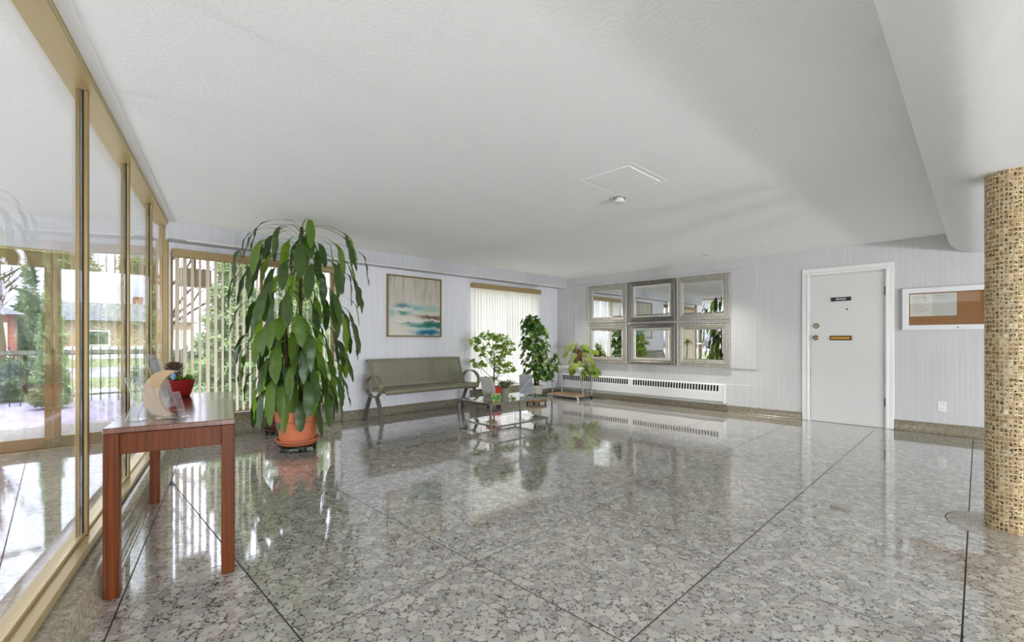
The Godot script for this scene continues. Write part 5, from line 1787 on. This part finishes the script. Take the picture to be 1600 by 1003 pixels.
		for j in 7:
			var b := TAU * j / 7.0 + r.randf()
			var s1 := outv.cross(Vector3.UP).normalized()
			var u1 := s1.cross(outv).normalized()
			var d := (outv * 0.45 + (s1 * cos(b) + u1 * sin(b)) * 0.9).normalized()
			var m := MB.new()
			round_leaf(m, c, d, outv, r.randf_range(0.075, 0.11), r.randf_range(0.042, 0.06), 0.12)
			count += 1
			var mt: Material = [M.leaf_dark, M.leaf2, M.leaf2, M.leaf_dark, M.leaf_b, M.leaf_dark, M.leaf_cream][r.randi() % 7]
			if count <= 300: part(s, "leaf", m, mt)
			else: batch(s, m, mt)
	flush_batches(s)

var batches := {}
func batch(_o: Node, m: MB, mt: Material) -> void:
	if not batches.has(mt): batches[mt] = MB.new()
	var b: MB = batches[mt]
	var base := b.v.size()
	b.v.append_array(m.v); b.n.append_array(m.n); b.uv.append_array(m.uv); b.c.append_array(m.c)
	for i in m.ix: b.ix.append(base + i)

func flush_batches(o: Node) -> void:
	for mt in batches: part(o, "more_leaves", batches[mt], mt, "", "stuff")
	batches.clear()

# ---------------------------------------------------------------- plant cart in the corner
func build_cart() -> void:
	var x0 := 6.94
	var x1 := 7.385
	var z0 := -6.02
	var z1 := -5.275
	var t := thing("plant_cart", "chrome wheeled plant cart with a wooden bottom shelf in the far corner", "cart", Vector3(x0, 0, z1))
	var X := x1 - x0
	var Z := z0 - z1
	var m := MB.new()
	m.tube([Vector3(X, 0.05, 0), Vector3(X, 0.56, 0)], 0.014, 10)
	part(t, "post", m, M.steel_dull)
	m = MB.new()
	m.tube([Vector3(X, 0.05, Z), Vector3(X, 0.56, Z)], 0.014, 10)
	part(t, "post", m, M.steel_dull)
	for z in [0.0, Z]:
		m = MB.new()
		m.tube([Vector3(0.16, 0.05, z), Vector3(0.155, 0.24, z), Vector3(0.12, 0.36, z), Vector3(0.085, 0.50, z), Vector3(0.08, 0.56, z)], 0.013, 10)
		part(t, "curved_post", m, M.steel_dull)
	var r := MB.new()
	for z in [0.0, Z]:
		r.box(Vector3(X / 2, 0.052, z), Vector3(X, 0.022, 0.028), 0.004)
		r.box(Vector3((X + 0.16) / 2, 0.13, z), Vector3(X - 0.16, 0.018, 0.018), 0.003)
	r.box(Vector3(0.008, 0.052, Z / 2), Vector3(0.016, 0.022, -Z - 0.028), 0.003)
	r.box(Vector3(X - 0.008, 0.052, Z / 2), Vector3(0.016, 0.022, -Z - 0.028), 0.003)
	part(t, "base_frame", r, M.steel_dull)
	part(t, "bottom_shelf", bx(Vector3(X / 2, 0.070, Z / 2), Vector3(X - 0.034, 0.014, -Z - 0.04), 0.003), mat(Color(0.74, 0.60, 0.42), 0.5), "pale wooden bottom shelf")
	part(t, "top_tray", bx(Vector3(X / 2 + 0.02, 0.585, Z / 2), Vector3(X - 0.04, 0.05, -Z + 0.03), 0.008), mat(Color(0.78, 0.78, 0.75), 0.4), "white top tray")
	for q in [[0, 0], [1, 0], [0, 1], [1, 1]]:
		var w := MB.new()
		var c := Vector3(0.012 if q[0] == 0 else X - 0.012, 0.021, -0.002 if q[1] == 0 else Z + 0.002)
		w.lathe([Vector2(0, -0.012), Vector2(0.018, -0.012), Vector2(0.0205, -0.008), Vector2(0.0205, 0.008), Vector2(0.018, 0.012), Vector2(0, 0.012)], 18, c, Basis(Vector3(1, 0, 0), PI / 2))
		part(t, "caster", w, M.white if q[0] == 0 else M.black)
	# plant on the tray
	var p := thing("potted_syngonium", "yellow green big leaved plant in a brown pot on the corner cart", "potted plant", Vector3(7.19, 0.611, -5.46))
	var pm := MB.new()
	pm.lathe([Vector2(0, 0), Vector2(0.07, 0), Vector2(0.075, 0.005), Vector2(0.095, 0.24), Vector2(0.103, 0.245), Vector2(0.105, 0.285), Vector2(0.097, 0.285), Vector2(0.09, 0.26), Vector2(0, 0.26)], 36)
	part(p, "pot", pm, mat(Color(0.34, 0.16, 0.09), 0.5))
	var so := MB.new()
	so.lathe([Vector2(0.092, 0.261), Vector2(0, 0.268)], 20)
	part(p, "soil", so, M.soil)
	var rr := RandomNumberGenerator.new()
	rr.seed = 29
	var vl := Vector3(0.711, 0, 0.703)
	var vd := Vector3(0.703, 0, -0.711)
	# leaf positions across the view and in height
	for q in [[-0.08, 0.40, 0], [-0.03, 0.44, 1], [0.05, 0.42, 0], [-0.18, 0.34, 0], [-0.22, 0.27, 2], [0.12, 0.36, 0], [0.22, 0.33, 1], [-0.12, 0.16, 2], [0.15, 0.20, 1], [0.20, 0.14, 1], [0.02, 0.03, 0], [-0.06, 0.0, 0], [0.09, -0.04, 0], [0.22, -0.06, 0], [0.28, -0.02, 0], [0.16, 0.02, 2], [0.30, 0.32, 1], [-0.02, 0.36, 2], [-0.14, 0.42, 2], [-0.10, -0.05, 2], [0.03, -0.09, 0], [-0.05, 0.07, 1], [0.10, 0.06, 0], [-0.12, 0.04, 0], [0.0, 0.12, 1], [0.06, 0.16, 0], [-0.07, 0.22, 2], [0.24, 0.05, 0], [0.14, -0.08, 2], [0.26, -0.10, 1], [-0.05, 0.26, 0], [0.05, 0.32, 1], [0.08, 0.27, 2], [-0.02, 0.46, 0], [0.10, 0.42, 1]]:
		var c: Vector3 = vl * q[0] + Vector3.UP * q[1] - vd * rr.randf_range(0.02, 0.16) * (1.0 if q[1] < 0.25 else rr.randf_range(-0.3, 0.8))
		if c.y < 0.3:
			c -= vd * 0.10
		var st := MB.new()
		var top := Vector3(0, 0.27, 0)
		st.tube([top, top.lerp(c, 0.45) + Vector3(0, 0.06, 0) - vd * 0.05, c], [0.005, 0.004, 0.003], 5)
		part(p, "stalk", st, M.stalk)
		var m2 := MB.new()
		var d := (vl * signf(q[0]) * 0.6 + Vector3(0, -0.5, 0) - vd * 0.3).normalized()
		round_leaf(m2, c, d, (Vector3.UP - vd * 1.2).normalized(), rr.randf_range(0.10, 0.14), rr.randf_range(0.08, 0.12), 0.3)
		part(p, "leaf", m2, [M.leaf_olive, M.leaf_lime, M.leaf_olive][q[2]])
